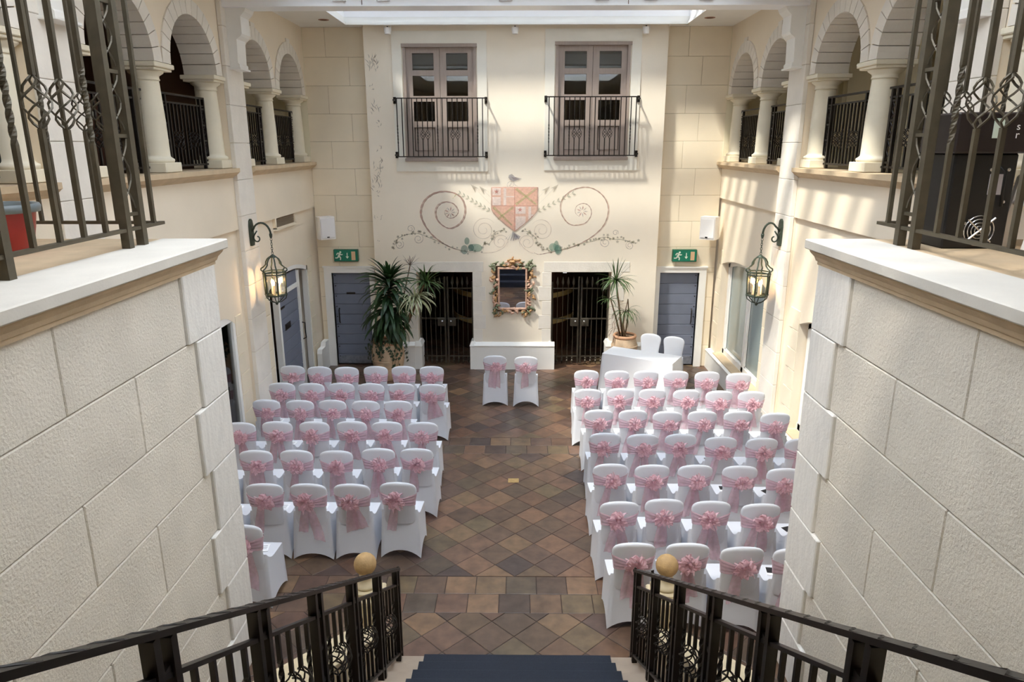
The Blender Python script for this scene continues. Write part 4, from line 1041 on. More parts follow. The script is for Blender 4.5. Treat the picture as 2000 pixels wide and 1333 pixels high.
# ------------------------------------------------------------------ exit signs, speakers, vent
def exit_sign(x, lab):
    t = thing('exit_sign', lab, 'exit sign', (x, YB, 2.235))
    obj('case', cbox(-.245, .245, -.09, -.001, 0, .245, c=.006), mat('exit_case', (38, 92, 66), .4), t)
    obj('face', box(-.232, .232, -.094, -.0905, .012, .233), 'green', t)
    y = -.0975
    def poly(pts): return MB().prism(pts, 'y', y, y + .003)
    def limb(a, b, w_): 
        d = Vector((b[0] - a[0], b[1] - a[1])).normalized(); n = Vector((-d.y, d.x)) * w_
        return [(a[0] + n.x, a[1] + n.y), (b[0] + n.x, b[1] + n.y), (b[0] - n.x, b[1] - n.y), (a[0] - n.x, a[1] - n.y)]
    man = MB()
    man.prism([(-.105 + .02 * math.cos(i * PI / 5), .192 + .02 * math.sin(i * PI / 5)) for i in range(10)], 'y', y, y + .003)
    for a, b, w_ in (((-.118, .168), (-.145, .10), .02), ((-.118, .168), (-.165, .172), .010), ((-.165, .172), (-.185, .135), .009), ((-.118, .165), (-.085, .135), .010), ((-.085, .135), (-.06, .15), .008),
                    ((-.145, .105), (-.105, .085), .013), ((-.105, .085), (-.112, .035), .011), ((-.148, .105), (-.17, .075), .012), ((-.17, .075), (-.215, .075), .010)):
        man.prism(limb(a, b, w_), 'y', y, y + .003)
    obj('running_figure', man, 'sym', t)
    obj('arrow', MB().prism(limb((.03, .18), (.03, .10), .008), 'y', y, y + .003).prism([(-.005, .105), (.065, .105), (.03, .06)], 'y', y, y + .003), 'sym', t)
    obj('door_symbol', poly([(.115, .03), (.195, .03), (.195, .205), (.115, .205)]), mat('exit_door', (214, 178, 140), .5), t)
exit_sign(-3.53, 'green running man exit sign above the door beside the yucca')
exit_sign(3.32, 'green running man exit sign above the door behind the draped table')
def speaker(x, y, s, lab):
    t = thing('loudspeaker', lab, 'loudspeaker', (x, y, 2.72), s * .6)
    obj('cabinet', smooth(MB().prism([(-.155, .13), (-.17, -.04), (-.13, -.12), (.13, -.12), (.17, -.04), (.155, .13)], 'z', .0, .44)) if 0 else MB().prism([(-.15, .13), (-.17, -.04), (-.15, -.12), (.15, -.12), (.17, -.04), (.15, .13)], 'z', .0, .44), 'plastic', t)
    obj('grille', cbox(-.14, .14, -.135, -.12, .03, .41, c=.012), 'grille', t)
    obj('badge', cbox(-.03, .02, -.14, -.134, .035, .06, c=.002), 'black', t)
    obj('bracket', MB().box(-.03, .03, .12, .26, .2, .25), 'plastic', t)
speaker(-3.84, 14.0, 1, 'white wall loudspeaker in the corner above the arched door')
speaker(3.72, 14.0, -1, 'white wall loudspeaker in the corner above the tall window')
vn = thing('wall_vent', 'louvred air vent in the wall above the arched door', 'vent', (XL + .0, 12.5, 3.14))
obj('frame', MB().box(-.045, .0, -.56, -.5, 0, .18).box(-.045, .0, .5, .56, 0, .18).box(-.045, .0, -.56, .56, -.03, .02), 'stonew', vn)
obj('recess', box(-.044, -.04, -.5, .5, .02, .18), 'tread', vn)
for k in range(7): obj('louvre', MB().add([(-.04, -.5, .03 + k * .021), (-.04, .5, .03 + k * .021), (-.015, .5, .018 + k * .021), (-.015, -.5, .018 + k * .021), (-.04, -.5, .036 + k * .021), (-.04, .5, .036 + k * .021), (-.015, .5, .024 + k * .021), (-.015, -.5, .024 + k * .021)], [(0, 1, 2, 3), (7, 6, 5, 4), (3, 2, 6, 7), (0, 4, 5, 1)]), 'tread', vn)
# ------------------------------------------------------------------ lanterns
def lantern(s, lab):
    xf = (XL if s < 0 else XR) - s * .065
    t = thing('wall_lantern', lab, 'lantern', (xf, 10.62, 3.22)); o = -s   # o: into the room
    obj('back_plate', MB().prism([(-.05, -.17), (.05, -.17), (.06, -.12), (.06, .12), (.04, .2), (.0, .23), (-.04, .2), (-.06, .12), (-.06, -.12)], 'x', 0, o * .035), 'bronze', t)
    arm = [(o * .03, 0, .04), (o * .06, 0, .09)] + [(o * (.17 + (.135 if s < 0 else .105) * math.sin(a)), 0, .0 + .17 * math.cos(a)) for a in [-.8 + i * .27 for i in range(10)]]
    obj('arm', smooth(MB().tube(arm, [.014] * 6 + [.016] * 6, 8)), 'bronze', t)
    ex = arm[-1][0]; ez = arm[-1][2]
    sc_ = [(o * (.10 + .06 * math.cos(a) * (1 - i / 20)), 0, -.06 + .07 * math.sin(a) * (1 - i / 20)) for i, a in enumerate([PI * .75 + j * .42 for j in range(14)])]
    obj('scroll', smooth(MB().tube([(o * .1, 0, .05)] + sc_, .011, 6)), 'bronze', t)
    obj('arm_tip', smooth(MB().lathe([(.022, .02), (.024, 0), (.02, -.03), (.012, -.05)], 12, (ex, 0, ez))), 'bronze', t)
    for k in range(7):
        z = ez - .07 - k * .034; a = (k % 2) * PI / 2
        obj('chain_link', MB().tube([(ex + .014 * math.cos(q) * math.cos(a), .014 * math.cos(q) * math.sin(a), z + .024 * math.sin(q)) for q in [i * PI / 4 for i in range(8)]], .004, 5, closed=True), 'bronze', t)
    zt = ez - .31; body = link('lantern_body', None, t, (ex, 0, zt)); body.scale = (1.14, 1.14, 1.0)
    obj('crown', smooth(MB().lathe([(.008, .02), (.03, .0), (.05, -.02), (.052, -.03)], 14)), 'bronze', body)
    for k in range(6):
        a = k * PI / 3
        prof = [(.04, -.02), (.075, -.05), (.10, -.10), (.105, -.14), (.14, -.18), (.172, -.20), (.176, -.225), (.16, -.24), (.145, -.245)]
        obj('crown_rib', smooth(MB().tube([(r * math.cos(a), r * math.sin(a), z) for r, z in prof], .010, 6)), 'bronze', body)
        h0, h1 = (a, a + PI / 3); R0 = .15
        obj('corner_bar', MB().tube([(R0 * math.cos(a), R0 * math.sin(a), -.26), (R0 * .93 * math.cos(a), R0 * .93 * math.sin(a), -.60)], .0105, 5), 'bronze', body)
        q = .965
        obj('pane', MB().add([(R0 * q * math.cos(h), R0 * q * math.sin(h), z) if z > -.5 else (R0 * .93 * q * math.cos(h), R0 * .93 * q * math.sin(h), z) for z in (-.28, -.59) for h in (h0, h1)], [(0, 1, 3, 2)]), 'lampglass', body)
        obj('foot_curl', MB().tube([(.145 * math.cos(a), .145 * math.sin(a), -.60), (.13 * math.cos(a), .13 * math.sin(a), -.66), (.07 * math.cos(a), .07 * math.sin(a), -.71), (.0, 0, -.735)], .007, 5), 'bronze', body)
    for z, r in ((-.25, .152), (-.285, .155), (-.6, .147)):
        obj('ring', MB().tube([(r * math.cos(i * PI / 3), r * math.sin(i * PI / 3), z) for i in range(6)], .010, 6, closed=True), 'bronze', body)
    obj('base_dish', smooth(MB().lathe([(.14, -.605), (.13, -.62), (.05, -.625)], 18)), 'bronze', body)
    obj('drop', smooth(MB().lathe([(.008, -.72), (.022, -.735), (.02, -.75), (.005, -.77)], 10)), 'bronze', body)
    for k in range(3):
        a = k * 2 * PI / 3 + .5; cx, cy = .06 * math.cos(a), .06 * math.sin(a)
        obj('candle', MB().lathe([(.016, -.6), (.016, -.45)], 10, (cx, cy, 0)), 'candle', body)
        obj('bulb', smooth(MB().lathe([(.006, -.45), (.016, -.43), (.015, -.40), (.003, -.365)], 10, (cx, cy, 0))), 'bulb', body)
    pl = bpy.data.lights.new('lantern_glow', 'POINT'); pl.energy = 5; pl.color = (1, .72, .42); pl.shadow_soft_size = .05
    link('lantern_glow', pl, body, (0, 0, -.42))
lantern(-1, 'hanging bronze six sided lantern beside the blue arched door')
lantern(1, 'hanging bronze six sided lantern in front of the tall window')
# ------------------------------------------------------------------ plants
def leaf_mesh(L_, w_, droop, m, n=7):
    mb = MB(); vs = []; x_ = z = 0; el = 0
    for i in range(n + 1):
        t = i / n; ww = w_ * (math.sin(PI * min(1, .25 + .72 * t)) ** .8 if t < 1 else .02) * (1 if t < .98 else .1)
        vs += [(x_, -ww / 2, z + .18 * ww), (x_, 0, z), (x_, ww / 2, z + .18 * ww)]
        el -= droop * (.4 + 1.2 * t) / n
        x_ += L_ / n * math.cos(el); z += L_ / n * math.sin(el)
    fs = []
    for i in range(n):
        a = 3 * i; fs += [(a, a + 1, a + 4, a + 3), (a + 1, a + 2, a + 5, a + 4)]
    mb.add(vs, fs); mb.smooth = True
    me = mb.mesh('leaf'); me.materials.append(MT[m]); return me
def crown(parent, c, meshes, n, e0, e1, rn, spread=.02, z0=0, z1=0):
    for k in range(n):
        t = (k + rn.random()) / n; el = e0 + (e1 - e0) * t
        az = k * 2.39996 + rn.uniform(-.2, .2)
        if math.sin(az) > .2 and rn.random() < .6: az = -az
        p = (c[0] + spread * math.cos(az), c[1] + spread * math.sin(az), c[2] + z0 + (z1 - z0) * t)
        o = link('leaf', meshes[rn.randrange(len(meshes))], parent, p, (rn.uniform(-.3, .3), -el, az))
        s_ = rn.uniform(.8, 1.12) * (1 - .45 * max(0, math.sin(az))); o.scale = (s_, s_, s_)
def pot(t, r, h, m='terra'):
    obj('pot', smooth(MB().lathe([(r * .62, 0), (r * .66, .01), (r * .80, h * .18), (r * .95, h * .42), (r, h * .6), (r * .98, h * .75), (r * .86, h * .9), (r * .80, h * .95), (r * .72, h * .93), (r * .7, h * .86)], 32)), m, t)
    obj('rim', smooth(MB().lathe([(r * .74, h * .93), (r * .86, h * .93), (r * .90, h * .96), (r * .86, h), (r * .76, h), (r * .72, h * .97)], 32, cap=False)), 'terrar', t)
    for z in (.3, .52, .74): 
        rr = {.3: .875, .52: .985, .74: .985}[z] * r
        obj('rib', MB().tube([(rr * math.cos(a), rr * math.sin(a), h * z) for a in [2 * PI * i / 28 for i in range(28)]], .008, 5, closed=True), m, t)
    obj('soil', MB().lathe([(.001, h * .9), (r * .72, h * .9)], 24, cap=False), 'soil', t)
rn = random.Random(3)
t = thing('potted_yucca', 'big terracotta pot of yucca and variegated dracaena with trailing ivy', 'potted plant', (-2.62, 13.45, 0))
pot(t, .325, .80)
obj('stem', smooth(MB().tube([(.05, 0, .7), (.07, 0, 1.3), (.08, 0, 2.05)], [.05, .045, .03], 8)), 'stem', t)
obj('stem', smooth(MB().tube([(.15, .02, .7), (.45, 0, 1.2), (.78, -.02, 1.95)], [.03, .025, .015], 7)), 'stem', t)
obj('stem', smooth(MB().tube([(.12, -.05, .7), (.4, -.12, 1.1), (.6, -.18, 1.68)], [.03, .022, .015], 7)), 'stem', t)
obj('stem', smooth(MB().tube([(.1, .08, .7), (.3, .1, 1.5), (.5, .05, 2.28)], [.02, .015, .01], 7)), 'stem', t)
Y1 = [leaf_mesh(.54, .075, d, 'leaf') for d in (.3, .6, .9)]; Y2 = [leaf_mesh(.62, .085, d, 'leaf') for d in (1.1, 1.5, 1.9)]
crown(t, (.08, 0, 2.0), Y1, 26, 1.45, .5, rn); crown(t, (.08, 0, 1.55), Y2, 74, .75, .1, rn, .03, .42, 0); crown(t, (.07, 0, 1.08), Y2, 70, .3, -.5, rn, .04, .4, 0)
D1 = [leaf_mesh(.46, .032, d, 'leafd') for d in (.4, .9, 1.4)]; D2 = [leaf_mesh(.50, .03, d, 'leafv') for d in (1.0, 1.5, 1.9)]; D3 = [leaf_mesh(.26, .014, d, 'leafr') for d in (.2, .6)]
crown(t, (.80, -.02, 1.96), D1, 46, 1.4, -.3, rn); crown(t, (.60, -.2, 1.70), D2, 48, 1.1, -.4, rn); crown(t, (.50, .05, 2.28), D3, 18, 1.4, .1, rn)
iv = MB()
IV = []
for k in range(3):
    mb = MB(); s_ = .05
    pts = [(0, -.5), (.5, -.6), (.3, -.1), (.65, .2), (.2, .25), (0, .8), (-.2, .25), (-.65, .2), (-.3, -.1), (-.5, -.6)]
    mb.add([(0, .008, 0)] + [(x_ * s_, -.004, z * s_) for x_, z in pts], [(0, i + 1, (i + 1) % 10 + 1) for i in range(10)]); me = mb.mesh('ivy_leaf'); me.materials.append(MT['ivy']); IV.append(me)
for k in range(14):
    a = -PI / 2 + rn.uniform(-1.6, 1.6); L_ = rn.uniform(.1, .5) if abs(a + PI / 2) > .5 else rn.uniform(.08, .3)
    path = [(.26 * math.cos(a), .26 * math.sin(a), .78), (.31 * math.cos(a), .31 * math.sin(a), .82)] + [((.33 + .015 * i + .03 * math.sin(i)) * math.cos(a + .06 * i * (k % 3 - 1)), (.33 + .015 * i) * math.sin(a + .06 * i * (k % 3 - 1)), .79 - L_ * i / 4) for i in range(1, 5)]
    obj('ivy_vine', MB().tube(path, .004, 4), 'stem', t)
    for p in path[1:]:
        for q in range(1 if L_ < .2 else 2): 
            o = link('ivy_leaf', IV[rn.randrange(3)], t, (p[0] + rn.uniform(-.04, .04), p[1] - .012 + rn.uniform(-.02, 0), p[2] + rn.uniform(-.04, .04)), (rn.uniform(-.5, .5), rn.uniform(0, 6), rn.uniform(-.5, .5) + a + PI / 2)); s_ = rn.uniform(.7, 1.2); o.scale = (s_, s_, s_)
t = thing('potted_dracaena', 'terracotta pot with slender dracaena stems behind the draped table', 'potted plant', (2.11, 13.75, 0))
pot(t, .265, .84)
obj('stem', smooth(MB().tube([(-.02, .05, .7), (-.1, .03, 1.2), (-.22, 0, 1.95)], [.025, .02, .014], 7)), 'stem', t)
obj('stem', smooth(MB().tube([(.03, -.02, .7), (-.05, -.04, 1.05), (-.02, -.05, 1.3)], [.02, .016, .012], 7)), 'stem', t)
obj('stem', smooth(MB().tube([(-.06, .05, .7), (-.2, -.04, 1.2), (-.32, -.06, 1.58)], [.02, .016, .012], 7)), 'stem', t)
obj('stem', smooth(MB().tube([(.0, .0, .72), (.06, .02, 1.3), (.04, .03, 1.55), (-.02, -.05, 1.3)], [.014, .012, .012, .010], 6)), 'stem', t)
E1 = [leaf_mesh(.46, .026, d, 'leafd') for d in (.7, 1.2, 1.7)]; E0 = [leaf_mesh(.48, .028, d, 'leafd') for d in (.1, .25)]
crown(t, (-.22, 0, 1.95), E0, 9, 1.5, .9, rn); crown(t, (-.22, 0, 1.95), E1, 44, .7, -.5, rn); crown(t, (-.34, -.06, 1.58), [leaf_mesh(.26, .022, d, 'leafd') for d in (.8, 1.4)], 16, .8, -.4, rn)
crown(t, (-.02, -.05, 1.32), [leaf_mesh(.40, .016, d, 'leafd') for d in (1.6, 2.2, 2.6)], 34, 1.0, -.2, rn); crown(t, (-.20, -.05, 1.2), [leaf_mesh(.22, .012, d, 'leafr') for d in (1.5, 2.4)], 30, .8, -.6, rn, .06, .25, -.4)
# ------------------------------------------------------------------ mural
mu = thing('wall_mural', 'faded painted coat of arms with scrolls, ivy and pears above the mirror', 'mural', (0, YBAY, 0))
MY = [-.0015]
def zY():
    MY[0] -= .00004; return MY[0]
def mpt(p): return on_bay(*p)
def ribbon(pts, w0, w1=None, m='rose', name='painted_line', taper=True):
    P_ = [Vector(mpt(p)) for p in pts]; n = len(P_); y = zY(); vs = []; fs = []
    for i, p in enumerate(P_):
        d = (P_[min(i + 1, n - 1)] - P_[max(i - 1, 0)]).normalized(); nn = Vector((-d.y, d.x)); t = i / (n - 1)
        w_ = (w0 + ((w1 if w1 is not None else w0) - w0) * t) / 2 * (1 if not taper else min(1, .25 + 6 * t, .25 + 6 * (1 - t)))
        w_ *= 1 + .25 * math.sin(i * 1.3 + pts[0][0])
        vs += [(p.x + nn.x * w_, y, p.y + nn.y * w_), (p.x - nn.x * w_, y, p.y - nn.y * w_)]
    for i in range(n - 1): fs.append((2 * i, 2 * i + 1, 2 * i + 3, 2 * i + 2))
    return obj(name, MB().add(vs, fs), P[m], mu)
def patch(pts, m, name='painted_patch', px=True):
    y = zY(); Q = [mpt(p) for p in pts]
    return obj(name, MB().add([(a, y, b) for a, b in Q], [tuple(range(len(Q)))]), P[m], mu)
def spiral(cx, cy, r0, r1, a0, turns, sx=1, n=40):
    return [(cx + sx * (r0 + (r1 - r0) * i / n) * math.cos(a0 + 2 * PI * turns * i / n), cy + (r0 + (r1 - r0) * i / n) * math.sin(a0 + 2 * PI * turns * i / n)) for i in range(n + 1)]
def crv(pts, n=8):
    out = []
    for i in range(len(pts) - 1):
        p0, p1, p2, p3 = pts[max(i - 1, 0)], pts[i], pts[i + 1], pts[min(i + 2, len(pts) - 1)]
        for k in range(n):
            t = k / n
            out.append(tuple(.5 * (2 * p1[j] + (p2[j] - p0[j]) * t + (2 * p0[j] - 5 * p1[j] + 4 * p2[j] - p3[j]) * t * t + (3 * p1[j] - p0[j] - 3 * p2[j] + p3[j]) * t ** 3) for j in (0, 1)))
    return out + [pts[-1]]
zf = lambda pts, ox, oy: [(ox + x_ * .15, oy + y_ * .15) for x_, y_ in pts]
# left great scroll (zoomed measurements, origin 720,320)
ls = [(1300, 1150), (1200, 1130), (1050, 1080), (900, 990), (780, 870), (700, 720), (690, 600), (740, 480), (850, 395), (980, 365), (1120, 385), (1220, 460), (1265, 580), (1250, 700), (1190, 790), (1080, 845), (980, 815), (900, 730), (880, 620), (920, 540), (1010, 500), (1110, 525), (1165, 600), (1155, 660), (1100, 705), (1030, 700), (990, 640), (1020, 580)]
ribbon(crv(zf(ls, 720, 320)), .030, .016, 'umber', 'scroll_stroke'); ribbon(crv(zf([(x_ - 14, y_ - 6) for x_, y_ in ls[3:24]], 720, 320)), .02, .012, 'rose', 'scroll_stroke')
rs = [(420, 1160), (480, 1180), (560, 1170), (700, 1140), (900, 1090), (1080, 1010), (1240, 900), (1340, 780), (1385, 640), (1375, 520), (1310, 410), (1200, 330), (1080, 305), (940, 335), (830, 410), (770, 510), (770, 630), (820, 730), (890, 790), (980, 800), (1090, 770), (1160, 680), (1160, 590), (1110, 530), (1040, 520), (970, 560), (960, 640), (1010, 690)]
ribbon(crv(zf(rs, 980, 320)), .022, .014, 'umber', 'scroll_stroke'); ribbon(crv(zf([(x_ + 12, y_ + 4) for x_, y_ in rs[5:22]], 980, 320)), .02, .012, 'roselt', 'scroll_stroke')
for cx, cy in ((879, 415), (1137, 413)):
    for k in range(9):
        a = k * 2 * PI / 9; patch([(cx + 2 * math.cos(a), cy + 2 * math.sin(a)), (cx + 7 * math.cos(a + .22), cy + 7 * math.sin(a + .22)), (cx + 12 * math.cos(a), cy + 12 * math.sin(a)), (cx + 7 * math.cos(a - .15), cy + 7 * math.sin(a - .15))], 'rose' if k % 2 else 'mauve', 'flower_petal')
# small scrolls
for (cx, cy, r0, r1, a0, tn, mi) in ((945, 449, 24, 4, -.6, -2.1, 1), (1058, 450, 22, 4, PI + .6, 2.1, 1), (977, 473, 16, 3, .6, -1.8, 1), (1030, 474, 16, 3, PI - .6, 1.8, 1), (802, 447, 8, 2, 1.2, -1.5, 1), (817, 467, 10, 2, -1, 1.6, 1), (780, 478, 9, 2, -1, 1.6, 1), (1202, 455, 6, 2, .5, -1.3, 1), (1182, 474, 10, 2, 4, -1.6, 1), (1230, 480, 8, 2, 4, -1.6, 1)):
    ribbon(spiral(cx, cy, r0, r1, a0, tn), .014, .010, 'roselt' if r0 > 12 else 'mauve', 'small_scroll')
ribbon(crv(zf([(1480, 1165), (1640, 1150), (1760, 1090), (1820, 1000)], 720, 320)), .014, .012, 'roselt', 'small_scroll'); ribbon(crv(zf([(220, 1000), (280, 1090), (360, 1150), (430, 1175)], 980, 320)), .014, .014, 'roselt', 'small_scroll')
# ivy garlands
gl_ = crv(zf([(310, 1105), (350, 1040), (380, 980), (470, 930), (560, 915), (650, 910), (780, 960), (900, 1010), (1040, 1075), (1180, 1125), (1300, 1150), (1400, 1160)], 720, 320), 6)
gr_ = crv(zf([(1770, 1030), (1700, 1030), (1620, 1000), (1540, 985), (1450, 985), (1380, 960), (1300, 960), (1220, 1000), (1080, 1030), (960, 1070), (830, 1110), (760, 1125)], 980, 320), 6)
g3 = crv(zf([(1780, 870), (1720, 870), (1640, 900), (1620, 960), (1570, 1040), (1500, 1050), (1490, 1130)], 720, 320), 6); g4 = crv(zf([(240, 890), (320, 880), (390, 920), (450, 970), (460, 1050), (520, 1050), (520, 1110), (600, 1120), (650, 1160)], 980, 320), 6)
rn = random.Random(9)
for G_ in (gl_, gr_, g3, g4):
    ribbon(G_, .012, .010, 'ivy', 'garland_stem')
    for i in range(1, len(G_), 2):
        x_, y_ = G_[i]; x_ += rn.uniform(-3, 3); y_ += rn.uniform(-5, 5); a0 = rn.uniform(0, 6); s_ = rn.uniform(2.4, 3.8)
        patch([(x_ + s_ * (1 if k % 2 == 0 else .45) * math.cos(a0 + k * PI / 5), y_ + s_ * (1 if k % 2 == 0 else .45) * math.sin(a0 + k * PI / 5)) for k in range(10)], 'ivy' if rn.random() < .6 else 'grey', 'ivy_leaf')
# pears
def blob(cx, cy, rx, ry, m, rot=0, n=16, pear=0):
    pts = []
    for k in range(n):
        a = 2 * PI * k / n; x_ = rx * math.cos(a); y_ = ry * math.sin(a); f = 1 - pear * (.5 - .5 * math.sin(a)) * .5
        x_ *= f; pts.append((cx + x_ * math.cos(rot) - y_ * math.sin(rot), cy + x_ * math.sin(rot) + y_ * math.cos(rot)))
    patch(pts, m, 'painted_pear')
blob(907, 488, 7, 9, 'teald'); blob(928, 484, 9, 14, 'teal', -1.45, pear=.6); blob(920, 484, 6, 7, 'teald'); blob(912, 471, 5, 7, 'teal')
blob(1080, 483, 8, 8, 'teal'); blob(1086, 480, 6, 10, 'teal', .1, pear=.5); blob(1090, 488, 7, 10, 'teald'); blob(1089, 487, 5, 8, 'teal')
# laurel sprays
for base, tip, m in (((957, 412), (900, 379), 'leaf'), ((1050, 413), (1117, 379), 'leaf')):
    for k in range(8):
        t_ = k / 7; cx = base[0] + (tip[0] - base[0]) * t_; cy = base[1] + (tip[1] - base[1]) * t_
        ang = math.atan2(tip[1] - base[1], tip[0] - base[0])
        for sg_ in (-1, 1):
            a = ang + sg_ * .6; L_ = 8.5
            patch([(cx, cy), (cx + L_ * .5 * math.cos(a + .35), cy + L_ * .5 * math.sin(a + .35)), (cx + L_ * math.cos(a), cy + L_ * math.sin(a)), (cx + L_ * .5 * math.cos(a - .35), cy + L_ * .5 * math.sin(a - .35))], m, 'laurel_leaf')
    ribbon([base, tip], .010, .008, 'ivy', 'laurel_stem')
patch(zf([(1090, 455), (1130, 400), (1150, 405), (1105, 450)], 720, 320), 'ochre')
# arrows
for tip, sd in (((919, 360), 1), ((936, 364), 1), ((1091, 360), -1), ((1074, 364), -1)):
    tail_ = (1003, 452) if sd > 0 else (1003, 452)
    tx, ty = tip; patch([(tx, ty), (tx + sd * 16, ty + 8), (tx + sd * 9, ty + 8), (tx + sd * 10, ty + 17)], 'grey', 'arrow_head')
    ribbon([(tx + sd * 9, ty + 8), (tx + sd * 38, ty + 38)], .014, .012, 'grey', 'arrow_shaft')
ribbon([(960, 412), (1003, 451)], .014, .02, 'grey', 'arrow_shaft'); ribbon([(1045, 418), (1003, 451)], .014, .02, 'grey', 'arrow_shaft')
# shield
SH = lambda u, v: (960 + u * 90, 366 + v * 86)
def shield_r(v): return .5 if v < .5 else .5 * max(0, 1 - ((v - .5) / .5) ** 1.35)
def cell(u0, u1, v0, v1, m, n=6):
    L_ = []; R_ = []
    for i in range(n + 1):
        v = v0 + (v1 - v0) * i / n; h = shield_r(v); L_.append(SH(min(max(u0, .5 - h), .5 + h), v)); R_.append(SH(max(min(u1, .5 + h), .5 - h), v))
    patch(L_ + R_[::-1], m, 'shield_field')
cell(0, .5, 0, .42, 'pink'); cell(.5, 1, 0, .42, 'salmon'); cell(0, .5, .42, 1, 'salmon'); cell(.5, 1, .42, 1, 'pink')
cell(.02, .20, .02, .18, 'chalk'); cell(.02, .20, .22, .41, 'chalk'); cell(.26, .32, .02, .41, 'chalk'); cell(.32, .49, .20, .225, 'chalk')
cell(.52, .74, .44, .60, 'chalk'); cell(.52, .74, .66, .98, 'chalk'); cell(.80, .86, .44, .80, 'chalk'); cell(.86, .98, .62, .645, 'chalk')
for cx, cy in (SH(.11, .10), SH(.62, .51)):
    patch([(cx + (5 if k % 2 == 0 else 2.1) * math.sin(k * PI / 5), cy - (5 if k % 2 == 0 else 2.1) * math.cos(k * PI / 5)) for k in range(10)], 'red', 'shield_star')
for a, b in ((SH(.53, .03), SH(.97, .39)), (SH(.97, .03), SH(.53, .39)), (SH(.04, .45), SH(.44, .86)), (SH(.47, .45), SH(.14, .72))): ribbon([a, ((a[0] + b[0]) / 2, (a[1] + b[1]) / 2), b], .045, .045, 'olive', 'shield_cross', False)
ribbon([SH(0, 0), SH(1, 0)], .012, .012, 'red', 'shield_edge', False); ribbon([SH(.5, 0), SH(.5, .98)], .01, .01, 'red', 'shield_edge', False); ribbon([SH(0, .42), SH(1, .42)], .01, .01, 'red', 'shield_edge', False)
for sgn in (-1, 1): ribbon([SH(.5 + sgn * shield_r(i / 20), i / 20) for i in range(21)], .022, .018, 'umber', 'shield_edge', False)
# bird crest and tassel
patch([(994, 342), (1000, 340), (1006, 346), (1020, 349), (1010, 352), (1003, 355), (997, 352), (993, 347)], 'slate', 'crest_bird'); patch([(998, 346), (1008, 346), (1014, 350), (1004, 351)], 'mauve', 'crest_wing')
ribbon([(1000, 354), (997, 362), (993, 364)], .012, .01, 'slate', 'crest_leg'); ribbon([(1003, 354), (1006, 362), (1012, 364)], .012, .01, 'slate', 'crest_leg'); ribbon(spiral(998, 361, 8, 3, 2, 1.2), .010, .008, 'mauve', 'crest_scroll')
for k in range(6): a = -2.4 + k * .33; patch([(1001, 452), (1001 + (k - 2.5) * 5 - 2, 468 + (2.5 - abs(k - 2.5)) * 1.2), (1001 + (k - 2.5) * 5, 471 - abs(k - 2.5) * 1.5), (1001 + (k - 2.5) * 5 + 3, 462)], 'slate', 'tassel_fold')
# bare twigs at the bay edge
rn = random.Random(21)
for cx, cy, n, ln in ((727, 127, 22, 20), (730, 170, 4, 9), (735, 213, 9, 18), (738, 245, 5, 9), (740, 292, 4, 9), (738, 322, 9, 14), (737, 340, 10, 14), (735, 362, 12, 16), (735, 380, 5, 8), (738, 425, 6, 7), (744, 470, 2, 7)):
    for k in range(n):
        x_ = cx + rn.uniform(-9, 9); y_ = cy + rn.uniform(-ln * .7, ln * .7); a = rn.choice((-1, 1)) * rn.uniform(.5, 1.3) - PI / 2 * 0 + PI / 2; L_ = rn.uniform(.35, .8) * ln
        a = PI / 2 + rn.uniform(-.9, .9)
        ribbon([(x_, y_), (x_ + .5 * L_ * math.cos(a) + 1, y_ - .5 * L_ * math.sin(a)), (x_ + L_ * math.cos(a), y_ - L_ * math.sin(a))], .016, .006, 'twig', 'painted_twig')
# ------------------------------------------------------------------ landing things
t = thing('glazed_pot', 'red glazed planter with blue grey rim on the landing', 'planter', (-3.56, 4.78, 3.786))
obj('body', smooth(MB().lathe([(.18, 0), (.2, .02), (.235, .18), (.25, .28), (.255, .29)], 28)), 'red', t); obj('rim', smooth(MB().lathe([(.235, .28), (.28, .285), (.285, .32), (.275, .34), (.235, .335), (.225, .30)], 28, cap=False)), 'rimb', t)
obj('soil', MB().lathe([(.001, .285), (.235, .285)], 20, cap=False), 'soil', t)
t = thing('amplifier_rack', 'black amplifier cabinet with red light and round fan grille behind the railing', 'amplifier', (3.25, 5.28, 3.786))
obj('cabinet', cbox(-.24, .20, -.2, .2, 0, .66, c=.012), 'black', t); obj('mixer', cbox(-.28, .44, -.24, .2, .66, .93, c=.012), mat('black_mixer', (40, 32, 32), .4, var=.1), t)
obj('sticker', cbox(-.04, .03, -.246, -.24, .76, .89, c=.001), mat('pale_sticker', (206, 222, 210), .6), t); obj('sticker', box(.02, .12, -.206, -.2, .38, .52), mat('grey_sticker', (190, 184, 186), .6), t)
obj('red_light', cbox(.29, .33, -.25, -.238, .86, .885, c=.002), 'led', t)
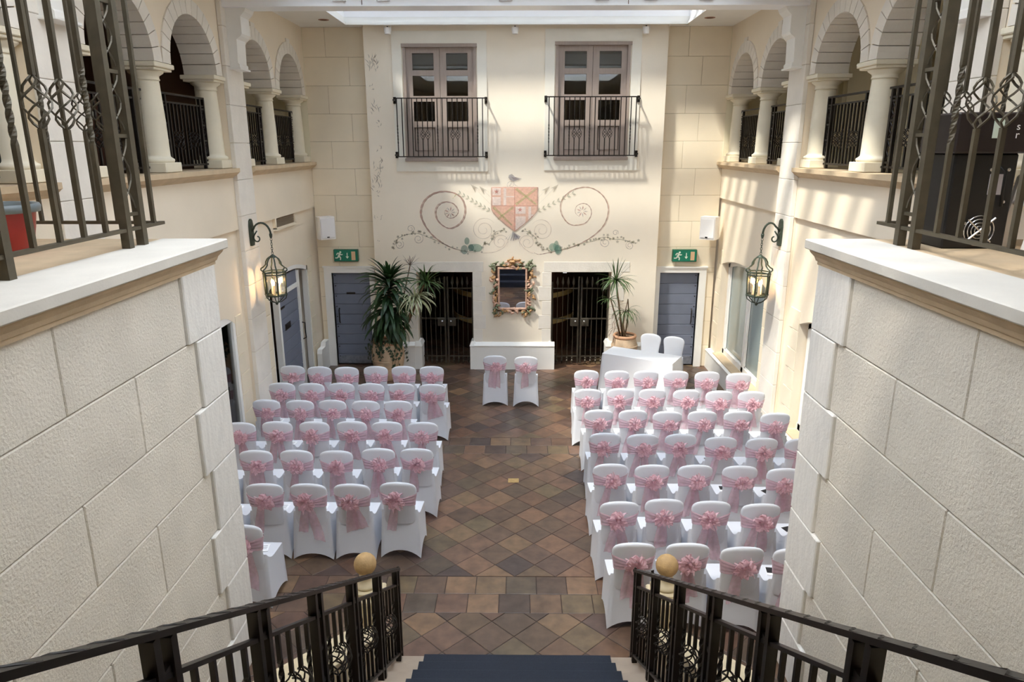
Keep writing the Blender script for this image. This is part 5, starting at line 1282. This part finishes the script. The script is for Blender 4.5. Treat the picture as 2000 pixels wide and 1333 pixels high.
for i, (x_, z) in enumerate(((-.12, .55), (.14, .55), (-.12, .33), (.14, .33), (-.1, .18), (.02, .55))): obj('screw', MB().lathe([(.014, 0), (.012, .008), (.004, .01)], 10), 'chrome', t, (x_, -.2, z), (PI / 2, 0, 0))
for r_ in (.03, .055, .08, .105): obj('fan_ring', MB().tube([(.0 + r_ * math.cos(a), -.215, .13 + r_ * math.sin(a)) for a in [2 * PI * i / 24 for i in range(24)]], .004, 4, closed=True), 'chrome', t)
obj('fan_bar', MB().tube([(-.09, -.218, .21), (.09, -.218, .05)], .007, 5).tube([(-.09, -.218, .05), (.10, -.218, .22)], .007, 5), 'chrome', t)
obj('cable', smooth(MB().tube(crv_ := [(.03, -.21, .6), (.09, -.25, .54), (.1, -.24, .4), (.12, -.22, .3)], .01, 6)), 'cable', t)
for ch, x_, z in (('s', .115, .815), ('r', .115, .76)):
    cu = bpy.data.curves.new('letter', 'FONT'); cu.body = ch; cu.size = .07; cu.extrude = .001
    to = bpy.data.objects.new('letter', cu); C.objects.link(to); bpy.context.view_layer.update()
    me = bpy.data.meshes.new_from_object(to.evaluated_get(bpy.context.evaluated_depsgraph_get())); bpy.data.objects.remove(to)
    me.materials.clear(); obj('letter', me, 'paper', t, (x_, -.243, z), (PI / 2, 0, 0))
t = thing('white_chair', 'white moulded chair beside the amplifier cabinet on the landing', 'chair', (3.66, 4.95, 3.786)); t.scale = (.55, .6, .75)
obj('side_panel', MB().prism([(-.30, 0), (-.12, 0), (-.06, .45), (.0, .60), (.12, .64), (.12, .70), (-.10, .70), (-.16, .66), (-.20, .45)], 'y', -.03, .03), 'plastic', t)
obj('seat', cbox(-.2, .3, -.03, .5, .40, .44, c=.012), 'plastic', t); obj('side_panel', MB().prism([(-.30, 0), (-.12, 0), (-.06, .45), (.0, .60), (.12, .64), (.12, .70), (-.10, .70), (-.16, .66), (-.20, .45)], 'y', .44, .5), 'plastic', t); obj('backrest', cbox(.26, .3, -.03, .5, .42, .85, c=.012), 'plastic', t)
tag(obj('floor_plate', cbox(-.16, -.01, 8.90, 9.02, .0, .006, c=.002), 'brassp'), 'small brass plate set on the tiles in the aisle', 'plate')
